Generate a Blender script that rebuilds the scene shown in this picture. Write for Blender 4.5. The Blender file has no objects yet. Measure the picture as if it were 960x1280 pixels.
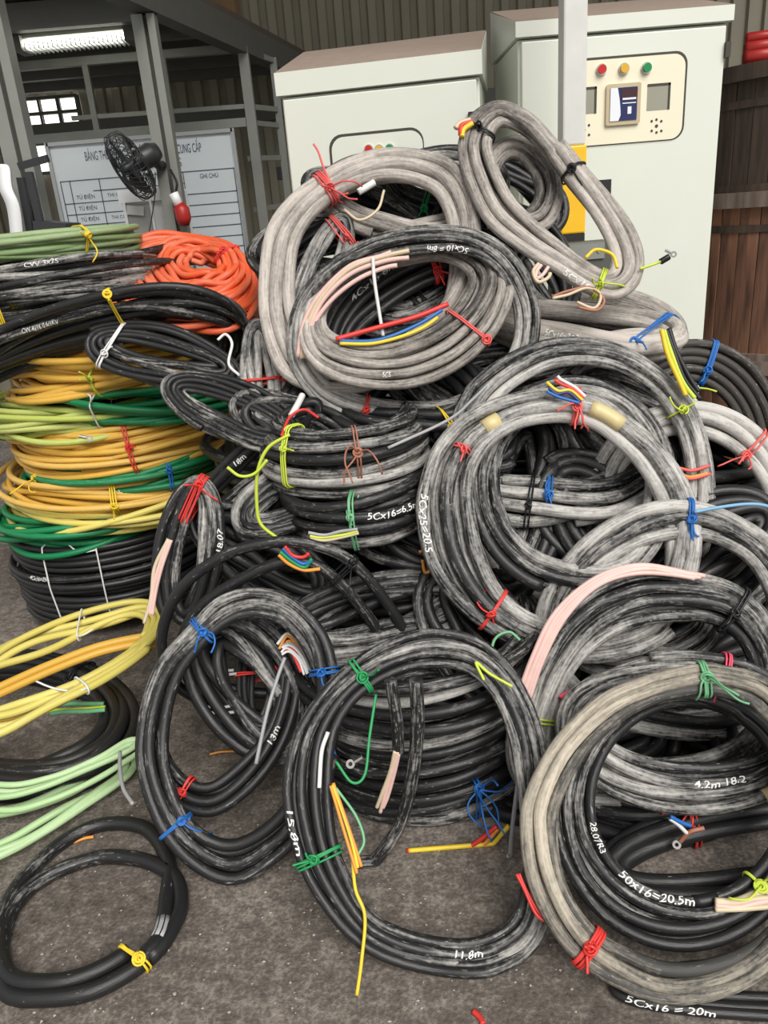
import bpy, bmesh, math
import numpy as np
from mathutils import Vector, Matrix

# ------------------------------------------------------------------ camera
FPX = 961.0
PITCH, ROLL, CAMZ = math.radians(21.3), math.radians(4.6), 1.4
CAM = np.array([0.0, 0.0, CAMZ])
FW = np.array([0, math.cos(PITCH), -math.sin(PITCH)])
_U0 = np.array([0, math.sin(PITCH), math.cos(PITCH)])
_R0 = np.array([1.0, 0, 0])
UP = _U0 * math.cos(ROLL) + _R0 * math.sin(ROLL)
RT = _R0 * math.cos(ROLL) - _U0 * math.sin(ROLL)

scene = bpy.context.scene
COL = scene.collection
cam_d = bpy.data.cameras.new('camera')
cam = bpy.data.objects.new('camera', cam_d)
COL.objects.link(cam)
cam_d.sensor_fit = 'VERTICAL'
cam_d.sensor_height = 32.0
cam_d.lens = FPX / 1280.0 * 32.0
cam_d.clip_start = 0.02
cam_d.clip_end = 100
m = Matrix.Identity(4)
for i in range(3):
    m[i][0], m[i][1], m[i][2], m[i][3] = RT[i], UP[i], -FW[i], CAM[i]
cam.matrix_world = m
scene.camera = cam

# ------------------------------------------------------------------ light
world = bpy.data.worlds.new('world')
scene.world = world
world.use_nodes = True
bg = world.node_tree.nodes['Background']
bg.inputs[0].default_value = (1.0, 0.99, 0.97, 1)
bg.inputs[1].default_value = 0.6
sun_d = bpy.data.lights.new('overcast_sun', 'SUN')
sun_d.energy = 3.6
sun_d.angle = math.radians(40)
sun_d.color = (1.0, 0.97, 0.92)
sun = bpy.data.objects.new('overcast_sun', sun_d)
COL.objects.link(sun)
sun.rotation_euler = (math.radians(42), math.radians(20), 0)
scene.view_settings.view_transform = 'Standard'
scene.view_settings.look = 'None'
scene.view_settings.gamma = 1.0
scene.view_settings.use_curve_mapping = False
scene.view_settings.exposure = 0.0

# ------------------------------------------------------------------ geometry of the view (pixels of the 960x1280 photograph to points in the room)
def ray(px):
    px = np.asarray(px, float)
    return FW + np.multiply.outer((px[..., 0] - 480) / FPX, RT) - np.multiply.outer((px[..., 1] - 640) / FPX, UP)

def at(x, y, Y):
    d = ray((x, y))
    return CAM + d * (Y / d[1])

def atz(x, y, z):
    d = ray((x, y))
    return CAM + d * ((z - CAMZ) / d[2])

def proj(q):
    v = np.asarray(q, float) - CAM
    w = v @ FW
    return np.stack([480 + FPX * (v @ RT) / w, 640 - FPX * (v @ UP) / w], -1)

_DY = [130, 190, 280, 490, 640, 788, 1000, 1110, 1222, 1285]
_DV = [2.48, 2.42, 2.30, 1.95, 1.72, 1.52, 1.33, 1.22, 1.075, 1.0]
def depth_of(y):
    return float(np.interp(y, _DY, _DV))

rng = np.random.default_rng(7)

# ------------------------------------------------------------------ materials
MATS = {}
def _new(name):
    mt = bpy.data.materials.new(name)
    mt.use_nodes = True
    nt = mt.node_tree
    return mt, nt, nt.nodes['Principled BSDF']

def _n(nt, kind, **kw):
    nd = nt.nodes.new(kind)
    for k, v in kw.items():
        setattr(nd, k, v)
    return nd

def _math(nt, op, a, b=None, clamp=False):
    nd = nt.nodes.new('ShaderNodeMath')
    nd.operation = op
    nd.use_clamp = clamp
    for k, v in ((0, a), (1, b)):
        if v is None:
            continue
        if isinstance(v, (int, float)):
            nd.inputs[k].default_value = v
        else:
            nt.links.new(v, nd.inputs[k])
    return nd.outputs[0]

def cable_mat(name, base, dust, rough=0.55, contrast=3.0, top=0.9):
    """rubber or plastic cable sheath: colour along the cable broken by dried dust streaks"""
    mt, nt, bs = _new(name)
    uv = _n(nt, 'ShaderNodeUVMap')
    mp = _n(nt, 'ShaderNodeMapping')
    mp.inputs['Scale'].default_value = (13, 150, 1)
    nt.links.new(uv.outputs[0], mp.inputs[0])
    n1 = _n(nt, 'ShaderNodeTexNoise')
    n1.inputs['Scale'].default_value = 1.0
    n1.inputs['Detail'].default_value = 5
    n1.inputs['Roughness'].default_value = 0.62
    nt.links.new(mp.outputs[0], n1.inputs['Vector'])
    tc = _n(nt, 'ShaderNodeTexCoord')
    n2 = _n(nt, 'ShaderNodeTexNoise')
    n2.inputs['Scale'].default_value = 13
    n2.inputs['Detail'].default_value = 3
    nt.links.new(tc.outputs['Object'], n2.inputs['Vector'])
    n3 = _n(nt, 'ShaderNodeTexNoise')
    n3.inputs['Scale'].default_value = 95
    n3.inputs['Detail'].default_value = 3
    nt.links.new(tc.outputs['Object'], n3.inputs['Vector'])
    a = _n(nt, 'ShaderNodeAttribute', attribute_name='dust')
    s = _math(nt, 'ADD', _math(nt, 'MULTIPLY', n1.outputs[0], 0.62), _math(nt, 'MULTIPLY', n2.outputs[0], 0.2))
    s = _math(nt, 'ADD', s, _math(nt, 'MULTIPLY', n3.outputs[0], 0.18))
    s = _math(nt, 'ADD', s, a.outputs['Fac'])
    s = _math(nt, 'MULTIPLY', _math(nt, 'SUBTRACT', s, 0.78), contrast, True)
    s = _math(nt, 'MULTIPLY', s, top)
    mp2 = _n(nt, 'ShaderNodeMapping')
    mp2.inputs['Scale'].default_value = (30, 120, 1)
    mp2.inputs['Location'].default_value = (3.3, 7.1, 0)
    nt.links.new(uv.outputs[0], mp2.inputs[0])
    n4 = _n(nt, 'ShaderNodeTexNoise')
    n4.inputs['Scale'].default_value = 1.0
    n4.inputs['Detail'].default_value = 6
    n4.inputs['Roughness'].default_value = 0.7
    nt.links.new(mp2.outputs[0], n4.inputs['Vector'])
    sc = _math(nt, 'ADD', n4.outputs[0], _math(nt, 'MULTIPLY', a.outputs['Fac'], 0.3))
    sc = _math(nt, 'MULTIPLY', _math(nt, 'SUBTRACT', sc, 0.68), 8.0, True)
    sc = _math(nt, 'MULTIPLY', sc, 0.75)
    s = _math(nt, 'MAXIMUM', s, sc)
    mx = _n(nt, 'ShaderNodeMix', data_type='RGBA')
    nt.links.new(s, mx.inputs['Factor'])
    mx.inputs[6].default_value = (*base, 1)
    mx.inputs[7].default_value = (*dust, 1)
    nt.links.new(mx.outputs[2], bs.inputs['Base Color'])
    rg = _math(nt, 'ADD', _math(nt, 'MULTIPLY', s, 0.4), rough, True)
    nt.links.new(rg, bs.inputs['Roughness'])
    bs.inputs['Specular IOR Level'].default_value = 0.45
    bp = _n(nt, 'ShaderNodeBump')
    bp.inputs['Strength'].default_value = 0.35
    bp.inputs['Distance'].default_value = 0.004
    nt.links.new(n1.outputs[0], bp.inputs['Height'])
    nt.links.new(bp.outputs[0], bs.inputs['Normal'])
    MATS[name] = mt
    return mt

def plain_mat(name, col, rough=0.5, metal=0.0, var=0.12, scale=8, emit=0.0, bump=0.0):
    mt, nt, bs = _new(name)
    tc = _n(nt, 'ShaderNodeTexCoord')
    n1 = _n(nt, 'ShaderNodeTexNoise')
    n1.inputs['Scale'].default_value = scale
    n1.inputs['Detail'].default_value = 5
    nt.links.new(tc.outputs['Object'], n1.inputs['Vector'])
    mx = _n(nt, 'ShaderNodeMix', data_type='RGBA')
    nt.links.new(n1.outputs[0], mx.inputs['Factor'])
    mx.inputs[6].default_value = (*[max(0, c * (1 - var)) for c in col], 1)
    mx.inputs[7].default_value = (*[min(1, c * (1 + var)) for c in col], 1)
    nt.links.new(mx.outputs[2], bs.inputs['Base Color'])
    bs.inputs['Roughness'].default_value = rough
    bs.inputs['Metallic'].default_value = metal
    if emit:
        nt.links.new(mx.outputs[2], bs.inputs['Emission Color'])
        bs.inputs['Emission Strength'].default_value = emit
    if bump:
        bp = _n(nt, 'ShaderNodeBump')
        bp.inputs['Strength'].default_value = bump
        bp.inputs['Distance'].default_value = 0.01
        nt.links.new(n1.outputs[0], bp.inputs['Height'])
        nt.links.new(bp.outputs[0], bs.inputs['Normal'])
    MATS[name] = mt
    return mt

def sr(r, g, b):
    return tuple(((c / 255 + 0.055) / 1.055) ** 2.4 if c > 10 else c / 255 / 12.92 for c in (r, g, b))

GREYDUST = sr(206, 203, 198)
cable_mat('cable_black', (0.016, 0.016, 0.017), GREYDUST, 0.4, 4.2, 0.9)
cable_mat('cable_cream', (0.05, 0.048, 0.045), sr(204, 194, 176), 0.6, 3.0, 0.92)
cable_mat('cable_tan', (0.05, 0.045, 0.04), sr(204, 196, 188), 0.6, 3.0, 0.92)
cable_mat('cable_orange', sr(226, 94, 52), sr(222, 162, 136), 0.42, 2.2, 0.7)
cable_mat('cable_rust', sr(150, 50, 34), sr(120, 80, 70), 0.5, 2.2, 0.7)
cable_mat('cable_yellow', sr(218, 172, 72), sr(218, 200, 150), 0.42, 2.2, 0.7)
cable_mat('cable_lemon', sr(214, 200, 104), sr(226, 218, 176), 0.42, 2.2, 0.7)
cable_mat('cable_green', sr(18, 122, 74), sr(120, 170, 140), 0.42, 2.2, 0.7)
cable_mat('cable_sage', sr(132, 158, 106), sr(185, 195, 165), 0.5, 2.2, 0.7)
cable_mat('cable_mint', sr(172, 204, 150), sr(222, 230, 205), 0.4, 2.2, 0.7)
cable_mat('cable_lime', sr(178, 190, 92), sr(214, 216, 160), 0.45, 2.2, 0.7)
TIEC = {'red': (214, 58, 52), 'salmon': (226, 96, 92), 'blue': (38, 104, 180), 'green': (36, 146, 84), 'lime': (196, 214, 70),
        'yellow': (232, 200, 50), 'black': (24, 24, 26), 'white': (222, 222, 220), 'brown': (158, 104, 84), 'pink': (228, 78, 104),
        'mint': (112, 176, 130), 'orange': (226, 150, 60), 'blush': (222, 186, 178), 'grey': (160, 160, 162), 'skyblue': (120, 170, 205),
        'tape': (206, 190, 140), 'navy': (40, 52, 110), 'beige': (206, 190, 160)}
for k, v in TIEC.items():
    plain_mat('plastic_' + k, sr(*v), 0.45, 0, 0.15, 30)
plain_mat('marker_white', sr(225, 225, 222), 0.7, 0, 0.08, 60)
plain_mat('lug_metal', (0.6, 0.58, 0.55), 0.3, 1.0, 0.1, 40)

# ------------------------------------------------------------------ mesh helpers
def link(name, verts, faces, mat, parent=None, origin=(0, 0, 0), smooth=False):
    me = bpy.data.meshes.new(name)
    v = np.asarray(verts, float) - np.asarray(origin, float)
    me.from_pydata(v.tolist(), [], faces if isinstance(faces, list) else faces.tolist())
    me.materials.append(MATS[mat] if isinstance(mat, str) else mat)
    if smooth:
        me.polygons.foreach_set('use_smooth', np.ones(len(me.polygons), bool))
    ob = bpy.data.objects.new(name, me)
    COL.objects.link(ob)
    if parent is not None:
        ob.parent = parent
    else:
        ob.location = origin
    return ob

def empty(name, loc, label=None, cat=None, group=None, kind=None):
    o = bpy.data.objects.new(name, None)
    o.empty_display_size = 0.05
    COL.objects.link(o)
    o.location = loc
    tag(o, label, cat, group, kind)
    return o

def tag(o, label=None, cat=None, group=None, kind=None):
    if label: o['label'] = label
    if cat: o['category'] = cat
    if group: o['group'] = group
    if kind: o['kind'] = kind
    return o

def tube(path, r, sides=8, ref=None, closed=False, taper=None):
    """verts, quads, uvs of a tube along a polyline; ref is a direction (or one per point) that stays on the tube's front"""
    p = np.asarray(path, float)
    n = len(p)
    if closed:
        t = np.roll(p, -1, 0) - np.roll(p, 1, 0)
    else:
        t = np.gradient(p, axis=0)
    t /= np.linalg.norm(t, axis=1)[:, None] + 1e-12
    if ref is None:
        # parallel transport
        a = np.array([0.3, -0.5, 0.8])
        n1 = np.zeros_like(p)
        a = a - t[0] * (a @ t[0]); a /= np.linalg.norm(a)
        for i in range(n):
            a = a - t[i] * (a @ t[i]); a /= np.linalg.norm(a) + 1e-12
            n1[i] = a
    else:
        n1 = np.broadcast_to(np.asarray(ref, float), p.shape)
        n1 = n1 - t * np.sum(n1 * t, 1)[:, None]
        n1 = n1 / (np.linalg.norm(n1, axis=1)[:, None] + 1e-9)
    n2 = np.cross(t, n1)
    ang = np.linspace(0, 2 * np.pi, sides, endpoint=False) + np.pi
    rr = np.full(n, r) if taper is None else r * np.asarray(taper)
    v = p[:, None, :] + rr[:, None, None] * (np.cos(ang)[None, :, None] * n1[:, None, :] + np.sin(ang)[None, :, None] * n2[:, None, :])
    v = v.reshape(-1, 3)
    m_ = n if closed else n - 1
    i = np.arange(m_)[:, None]; j = np.arange(sides)[None, :]
    i2 = (i + 1) % n; j2 = (j + 1) % sides
    f = np.stack([i * sides + j + 0 * i, i * sides + j2, i2 * sides + j2, i2 * sides + j], -1).reshape(-1, 4)
    ln = np.concatenate([[0], np.cumsum(np.linalg.norm(np.diff(p, axis=0), axis=1))])
    u0 = np.broadcast_to(ln[:m_, None], (m_, sides)); 
    u1 = u0 + np.mean(np.diff(ln))
    circ = 2 * np.pi * r
    w0 = np.broadcast_to(j / sides * circ, (m_, sides)); w1 = np.broadcast_to((j + 1) / sides * circ, (m_, sides))
    uv = np.stack([np.stack([u0, w0], -1), np.stack([u0, w1], -1), np.stack([u1, w1], -1), np.stack([u1, w0], -1)], 2).reshape(-1, 2)
    faces = f
    if not closed:
        caps = [list(range(sides))[::-1], list(range((n - 1) * sides, n * sides))]
    else:
        caps = []
    return v, faces, uv, caps

def tube_obj(name, paths, r, mat, parent, origin, sides=8, ref=None, closed=False, dust=None, smooth=True, uoff=0.0):
    """one mesh made of one or more tubes"""
    V, Fc, UV, D, caps = [], [], [], [], []
    off = 0
    rs = r if isinstance(r, (list, tuple)) else [r] * len(paths)
    cl = closed if isinstance(closed, (list, tuple)) else [closed] * len(paths)
    for k, p in enumerate(paths):
        v, f, uv, c = tube(p, rs[k], sides, ref, cl[k])
        V.append(v); Fc.append(f + off); UV.append(uv)
        caps += [[q + off for q in cc] for cc in c]
        if dust is not None:
            d = dust[k] if isinstance(dust, list) else dust
            D.append(np.repeat(np.broadcast_to(d, (len(p),)), sides))
        off += len(v)
    V = np.concatenate(V) - np.asarray(origin)
    Fq = np.concatenate(Fc); UV = np.concatenate(UV)
    me = bpy.data.meshes.new(name)
    me.from_pydata(V.tolist(), [], Fq.tolist() + caps)
    ul = me.uv_layers.new(name='UVMap')
    ncap = sum(len(c) for c in caps)
    buf = np.concatenate([UV + [uoff, 0], np.zeros((ncap, 2))]).astype(np.float32)
    ul.data.foreach_set('uv', buf.ravel())
    if dust is not None:
        at_ = me.attributes.new('dust', 'FLOAT', 'POINT')
        at_.data.foreach_set('value', np.concatenate(D).astype(np.float32))
    me.materials.append(MATS[mat])
    if smooth:
        me.polygons.foreach_set('use_smooth', np.ones(len(me.polygons), bool))
    ob = bpy.data.objects.new(name, me)
    COL.objects.link(ob)
    if parent is not None:
        ob.parent = parent
    else:
        ob.location = tuple(origin)
    return ob

def catmull(pts, m_, closed=True):
    p = np.asarray(pts, float)
    n = len(p)
    if closed:
        q = np.linspace(0, n, m_, endpoint=False)
        i = np.floor(q).astype(int); f = (q - i)[:, None]
        a, b, c, d = p[(i - 1) % n], p[i % n], p[(i + 1) % n], p[(i + 2) % n]
    else:
        q = np.linspace(0, n - 1, m_)
        i = np.minimum(np.floor(q).astype(int), n - 2); f = (q - i)[:, None]
        pp = np.concatenate([[2 * p[0] - p[1]], p, [2 * p[-1] - p[-2]]])
        a, b, c, d = pp[i], pp[i + 1], pp[i + 2], pp[i + 3]
    return 0.5 * ((2 * b) + (-a + c) * f + (2 * a - 5 * b + 4 * c - d) * f ** 2 + (-a + 3 * b - 3 * c + d) * f ** 3)

def ell(cx, cy, a, b, rot=0, m_=24):
    t = np.linspace(0, 2 * np.pi, m_, endpoint=False)
    c, s = math.cos(math.radians(rot)), math.sin(math.radians(rot))
    x, y = a * np.sin(t), -b * np.cos(t)
    return np.stack([cx + c * x - s * y, cy + s * x + c * y], -1)

def hull2(p):
    p = sorted(map(tuple, p))
    def half(pts):
        o = []
        for q in pts:
            while len(o) >= 2 and (o[-1][0] - o[-2][0]) * (q[1] - o[-2][1]) - (o[-1][1] - o[-2][1]) * (q[0] - o[-2][0]) <= 0:
                o.pop()
            o.append(q)
        return o
    lo, up = half(p), half(p[::-1])
    return np.array(lo[:-1] + up[:-1])

# ------------------------------------------------------------------ cable coils
PILE = 'cable coils heaped in the big pile'
STACK = 'coloured cable coils in the left stack'

def snake(n, layers):
    out = []
    for l in range(layers):
        k = max(1, n - l)
        row = [((q + 0.5 + 0.5 * l) / n, l, q) for q in range(k)]
        if n == 2 and l == 0:
            row = [(0.0, 0, 0), (1.0, 0, 1)]
        out += row if l % 2 else row[::-1]
    return out

def finish_coil(path, r, label, mat, group, dust, ref, sides, unp, name='cable_coil', cat='cable coil', solo=False, seed=0):
    base = np.array([path[:, 0].mean(), path[:, 1].mean(), path[:, 2].min() - r])
    d = dust
    uoff = seed * 3.7
    if solo:
        ob = tube_obj(name, [path], r, mat, None, base, sides, ref, False, d, uoff=uoff)
        tag(ob, label, cat, group)
        return dict(root=ob, base=base, path=path, r=r, unp=unp, n=0)
    root = empty(name, tuple(base), label, cat, group)
    tube_obj('cable', [path], r, mat, root, base, sides, ref, False, d, uoff=uoff)
    # the two ends of the cable: stripped core stubs
    return dict(root=root, base=base, path=path, r=r, unp=unp)

_seed = [0]
def coil(label, outer, inner, n, mat='cable_black', off=0.0, pl=None, h=None, layers=2, bulge=1.0, dust=0.3, dvar=0.03,
         jit=0.15, rpx=None, phase=0.55, group=PILE, solo=False, sides=9, seg=76, skew=0.0, dslot=None, lift=0.0, rs=1.0, tend=0.08):
    _seed[0] += 1
    rg = np.random.default_rng(_seed[0] * 11 + 3)
    o = np.asarray(outer, float); i_ = np.asarray(inner, float)
    M = 720
    O = catmull(o, M); I = catmull(i_, M)
    ymin, ymax, cx = O[:, 1].min(), O[:, 1].max(), O[:, 0].mean()
    cy = O[:, 1].mean()
    if h is not None:
        p0 = np.array([0, 0, h]); N = np.array([0, 0, 1.0])
    else:
        Yb, Yt = pl if pl else (depth_of(ymax) + off, depth_of(ymin) + off)
        A, B = at(cx, ymin, Yt), at(cx, ymax, Yb)
        mid = (A + B) / 2
        e1 = A - B
        e2 = np.array([1.0, skew, 0])
        N = np.cross(e1, e2); N /= np.linalg.norm(N)
        if N @ (CAM - mid) < 0: N = -N
        p0 = mid
    def unp(px, lft=0.0):
        d = ray(px)
        t = ((p0 - CAM) @ N + lft) / (d @ N)
        return CAM + d * np.asarray(t)[..., None]
    WO, WI = unp(O), unp(I)
    width = np.linalg.norm(WO - WI, axis=1)
    dist = np.linalg.norm(WO.mean(0) - CAM)
    if rpx:
        r = min(rpx * dist / FPX, np.median(width) / (2 * n) * 1.13) if n > 2 else rpx * dist / FPX
    else:
        r = np.median(width) / (2 * n) * 1.04
    r *= rs
    slots = snake(n, layers)
    nt = len(slots)
    T = np.linspace(0, nt - tend, int(nt * seg))
    k = np.minimum(np.floor(T).astype(int), nt - 1); fr = T - k
    k2 = np.minimum(k + 1, nt - 1)
    bl = np.clip((fr - 0.84) / 0.16, 0, 1); bl = bl * bl * (3 - 2 * bl)
    S = np.array([q[0] for q in slots]); Lr = np.array([q[1] for q in slots], float); Q = np.array([q[2] for q in slots])
    V0 = bulge * r * np.sqrt(np.clip(1 - (2 * S - 1) ** 2, 0, 1)) - Lr * 1.9 * r
    s = S[k] * (1 - bl) + S[k2] * bl
    v = V0[k] * (1 - bl) + V0[k2] * bl
    th = (phase + T) % 1.0
    idx = th * M
    a = np.floor(idx).astype(int) % M; b = (a + 1) % M; w = (idx - np.floor(idx))[:, None]
    PO = WO[a] * (1 - w) + WO[b] * w; PI_ = WI[a] * (1 - w) + WI[b] * w
    wid = np.linalg.norm(PO - PI_, axis=1)
    ph1, ph2 = rg.uniform(0, 6.28, nt), rg.uniform(0, 6.28, nt)
    kk1, kk2 = rg.integers(1, 4, nt), rg.integers(1, 5, nt)
    env = np.minimum(fr, 1 - fr) * 4; env = np.clip(env, 0, 1)
    s = s + jit / n * env * np.sin(2 * np.pi * th * kk1[k] + ph1[k])
    v = v + jit * 1.1 * r * env * np.sin(2 * np.pi * th * kk2[k] + ph2[k])
    tight = np.clip(1 - wid / (2 * r * n), 0, 1)
    v = v + np.where(Q[k] % 2, 1, -1) * r * 0.9 * tight + lift
    # keep the outermost half strand inside the outline
    path = PI_ * (1 - s[:, None]) + PO * s[:, None] + v[:, None] * N
    low = path[:, 2] < r
    path[low] = CAM + (path[low] - CAM) * ((r - CAMZ) / (path[low, 2] - CAMZ))[:, None]
    dv = np.full(len(T), dust) + rg.normal(0, dvar, nt)[k] + 0.06 * np.sin(2 * np.pi * th + rg.uniform(0, 6)) + 0.05 * np.sin(T * 11.3 + rg.uniform(0, 6))
    if dslot:
        ds = np.array([dslot[int(q[2])] if q[1] == 0 else dust for q in slots])
        dv = dv + (ds[k] * (1 - bl) + ds[k2] * bl) - dust
    def unp2(px, lft=0.0):
        return unp(np.asarray(px, float), lft + (bulge + 1.2) * r)
    c = finish_coil(path, r, label, mat, group, dv, N, sides, unp2, solo=solo, seed=_seed[0])
    c['N'] = N
    return c

def flat(label, xc, ytop, ybot, Yf, wpx, rows, cols, mat, rpx=4.6, dust=0.2, group=STACK, mess=1.0, tilt=(0, 0), sides=7, seg=80, solo=False, xr=1.0):
    """a coil lying flat: turns stacked in height; front middle at pixel (xc, ytop..ybot) and depth Yf, wpx wide"""
    _seed[0] += 1
    rg = np.random.default_rng(_seed[0] * 13 + 5)
    A, B = at(xc, ytop, Yf), at(xc, ybot, Yf)
    z1, z0 = A[2], B[2]
    dist = np.linalg.norm(at(xc, (ytop + ybot) / 2, Yf) - CAM)
    R = wpx / 2 * dist / FPX * 1.19
    r = rpx * dist / FPX
    cx, cy = (A[0] + B[0]) / 2, Yf + R
    nt = rows * cols
    order = []
    for q in range(rows):
        cs = list(range(cols))
        order += [(q, c_) for c_ in (cs if q % 2 else cs[::-1])]
    zz = np.linspace(z0 + r, z1 - r, rows) if rows > 1 else np.array([(z0 + z1) / 2])
    Z0 = np.array([zz[q] for q, _ in order]) + rg.normal(0, 0.25 * r, nt) * mess
    mid = (rows - 1) / 2
    R0 = np.array([R - r - c_ * 2.0 * r - 0.8 * r * ((q - mid) / max(mid, 1)) ** 2 for q, c_ in order]) + rg.normal(0, 0.7 * r, nt) * mess
    T = np.linspace(0, nt - 0.1, int(nt * seg))
    k = np.minimum(np.floor(T).astype(int), nt - 1); fr = T - k; k2 = np.minimum(k + 1, nt - 1)
    bl = np.clip((fr - 0.8) / 0.2, 0, 1); bl = bl * bl * (3 - 2 * bl)
    z = Z0[k] * (1 - bl) + Z0[k2] * bl; rad = R0[k] * (1 - bl) + R0[k2] * bl
    th = 2 * np.pi * (T + 0.25)
    env = np.clip(np.minimum(fr, 1 - fr) * 4, 0, 1)
    z = z + mess * env * r * 1.0 * np.sin(th * rg.integers(1, 3, nt)[k] + rg.uniform(0, 6.28, nt)[k])
    rad = rad + mess * env * r * 0.9 * np.sin(th * rg.integers(1, 4, nt)[k] + rg.uniform(0, 6.28, nt)[k])
    ox = mess * rg.normal(0, 0.5 * r, nt); 
    x = rad * np.cos(th) * xr + ox[k] * env; y = rad * np.sin(th)
    path = np.stack([cx + x, cy + y, z + x * tilt[0] + y * tilt[1]], -1)
    path[:, 2] = np.maximum(path[:, 2], r)
    ref = np.stack([np.cos(th), np.sin(th), 0 * th + 0.2], -1)
    dv = np.full(len(T), dust) + rg.normal(0, 0.07, nt)[k]
    def unp(px, lft=0.0):
        d = ray(np.asarray(px, float))
        return CAM + d * ((Yf - 0.02 - lft) / d[..., 1])[..., None]
    return finish_coil(path, r, label, mat, group, dv, ref, sides, unp, solo=solo, seed=_seed[0])

def nearest(c, px, tol=14):
    pp = proj(c['path'])
    d = np.hypot(*(pp - np.asarray(px, float)).T)
    ok = np.where(d < max(tol, d.min() + 2))[0]
    dist = np.linalg.norm(c['path'][ok] - CAM, axis=1)
    return ok[np.argmin(dist + d[ok] * 0.002)]

def curl(p, d, length, rg, wob=0.35, m_=14, grav=0.0):
    """a loose springy wire from p along d"""
    pts = [np.array(p, float)]
    d = np.array(d, float); d /= np.linalg.norm(d) + 1e-9
    st = length / m_
    turn = rg.normal(0, wob, 3)
    for q in range(m_):
        turn = turn * 0.8 + rg.normal(0, wob * 0.6, 3)
        d = d + turn * 0.5 + np.array([0, 0, -grav])
        d /= np.linalg.norm(d)
        pts.append(pts[-1] + d * st)
    return np.array(pts)

def tie(c, px, colour, n=3, tails=2, tail=0.09, maxd=0.13, r=0.0024, name='tie', knot=True, label=None, spread=0.005):
    rg = np.random.default_rng(int(px[0] * 7 + px[1]))
    i = nearest(c, px)
    P = c['path']
    c0 = P[i]
    t = P[min(i + 1, len(P) - 1)] - P[max(i - 1, 0)]; t /= np.linalg.norm(t)
    sd = (P - c0) @ t
    cr = np.where((sd[:-1] * sd[1:] <= 0) & (np.linalg.norm(P[:-1] - c0, axis=1) < maxd))[0]
    pts = P[cr]
    e1 = np.cross(t, [0.2, 0.1, 1.0]); e1 /= np.linalg.norm(e1); e2 = np.cross(t, e1)
    q = np.stack([(pts - c0) @ e1, (pts - c0) @ e2], -1)
    ang = np.linspace(0, 2 * np.pi, 10, endpoint=False)
    ring = np.stack([np.cos(ang), np.sin(ang)], -1) * (c['r'] + r * 1.2)
    H = hull2((q[:, None, :] + ring[None]).reshape(-1, 2))
    paths, cl = [], []
    # resample hull evenly
    seg = np.linalg.norm(np.roll(H, -1, 0) - H, axis=1); L = np.concatenate([[0], np.cumsum(seg)])
    HH = np.concatenate([H, H[:1]])
    u = np.linspace(0, L[-1], 40, endpoint=False)
    Hs = np.stack([np.interp(u, L, HH[:, 0]), np.interp(u, L, HH[:, 1])], -1)
    for k in range(n):
        o = (k - (n - 1) / 2) * spread + rg.normal(0, spread * 0.4)
        sk = rg.normal(0, 0.05)
        sc = 1 + rg.uniform(0, 0.05)
        loop = c0 + Hs[:, :1] * sc * e1 + Hs[:, 1:] * sc * e2 + (o + sk * Hs[:, 0])[:, None] * t
        paths.append(loop); cl.append(True)
    w3 = c0 + Hs[:, :1] * e1 + Hs[:, 1:] * e2
    kn = w3[np.argmin(np.linalg.norm(w3 - CAM, axis=1) + 0.3 * np.hypot(*(proj(w3) - np.asarray(px)).T) / 1000)]
    view = CAM - kn; view /= np.linalg.norm(view)
    if knot:
        for k in range(3):
            a1 = rg.uniform(0, 6.28, 3)
            aa = np.linspace(0, 2 * np.pi, 14, endpoint=False)
            rr = 0.006 + 0.003 * k
            ax1 = rg.normal(0, 1, 3); ax1 /= np.linalg.norm(ax1); ax2 = np.cross(ax1, view); ax2 /= np.linalg.norm(ax2)
            paths.append(kn + view * 0.004 + rr * (np.cos(aa)[:, None] * ax1 + np.sin(aa)[:, None] * ax2)); cl.append(True)
    for k in range(tails):
        d = rg.normal(0, 0.6, 3) + view * 0.7 + np.array([0, 0, -0.3])
        paths.append(curl(kn, d, tail * rg.uniform(0.6, 1.3), rg, 0.3, 12, 0.05)); cl.append(False)
    ob = tube_obj(name, paths, r, 'plastic_' + colour, c['root'], c['base'], 6, None, cl)
    if label: ob['label'] = label
    return ob

def zip_tie(c, px, colour='white', tail=0.1, **kw):
    return tie(c, px, colour, n=1, tails=1, tail=tail, knot=False, name='cable_tie', r=0.003, **kw)

def wires(c, pts, colours, rpx=2.2, spread=4, name='core_wire', lift=0.0, lifts=None, m_=36, fan=0.0, sheath=False):
    """stripped cores: one mesh each, along a polyline of pixels lying on the coil"""
    rg = np.random.default_rng(int(pts[0][0] * 3 + pts[0][1]))
    pts = np.asarray(pts, float)
    n = len(colours)
    t = np.gradient(pts, axis=0); t /= np.linalg.norm(t, axis=1)[:, None]
    nrm = np.stack([-t[:, 1], t[:, 0]], -1)
    for k, col in enumerate(colours):
        o = (k - (n - 1) / 2) * spread
        grow = np.linspace(0.7, 1 + fan, len(pts))[:, None]
        q = pts + nrm * o * grow + rg.normal(0, spread * 0.45 if n > 1 else 0, pts.shape) * np.linspace(0.3, 1, len(pts))[:, None]
        lf = np.array(lifts) if lifts is not None else np.full(len(pts), lift)
        w = c['unp'](q, lf)
        sm = catmull(w, m_, False)
        if n > 1: sm = sm[:m_ - int(rg.integers(0, max(2, m_ // 7)))]
        sm[:, 2] = np.maximum(sm[:, 2], 0.004)
        dist = np.linalg.norm(sm.mean(0) - CAM)
        if sheath:
            tube_obj(name, [sm], rpx * dist / FPX, 'cable_black', c['root'], c['base'], 9, CAM - sm.mean(0), False, 0.3)
        else:
            tube_obj(name, [sm], rpx * dist / FPX, 'plastic_' + col, c['root'], c['base'], 7)

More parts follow.
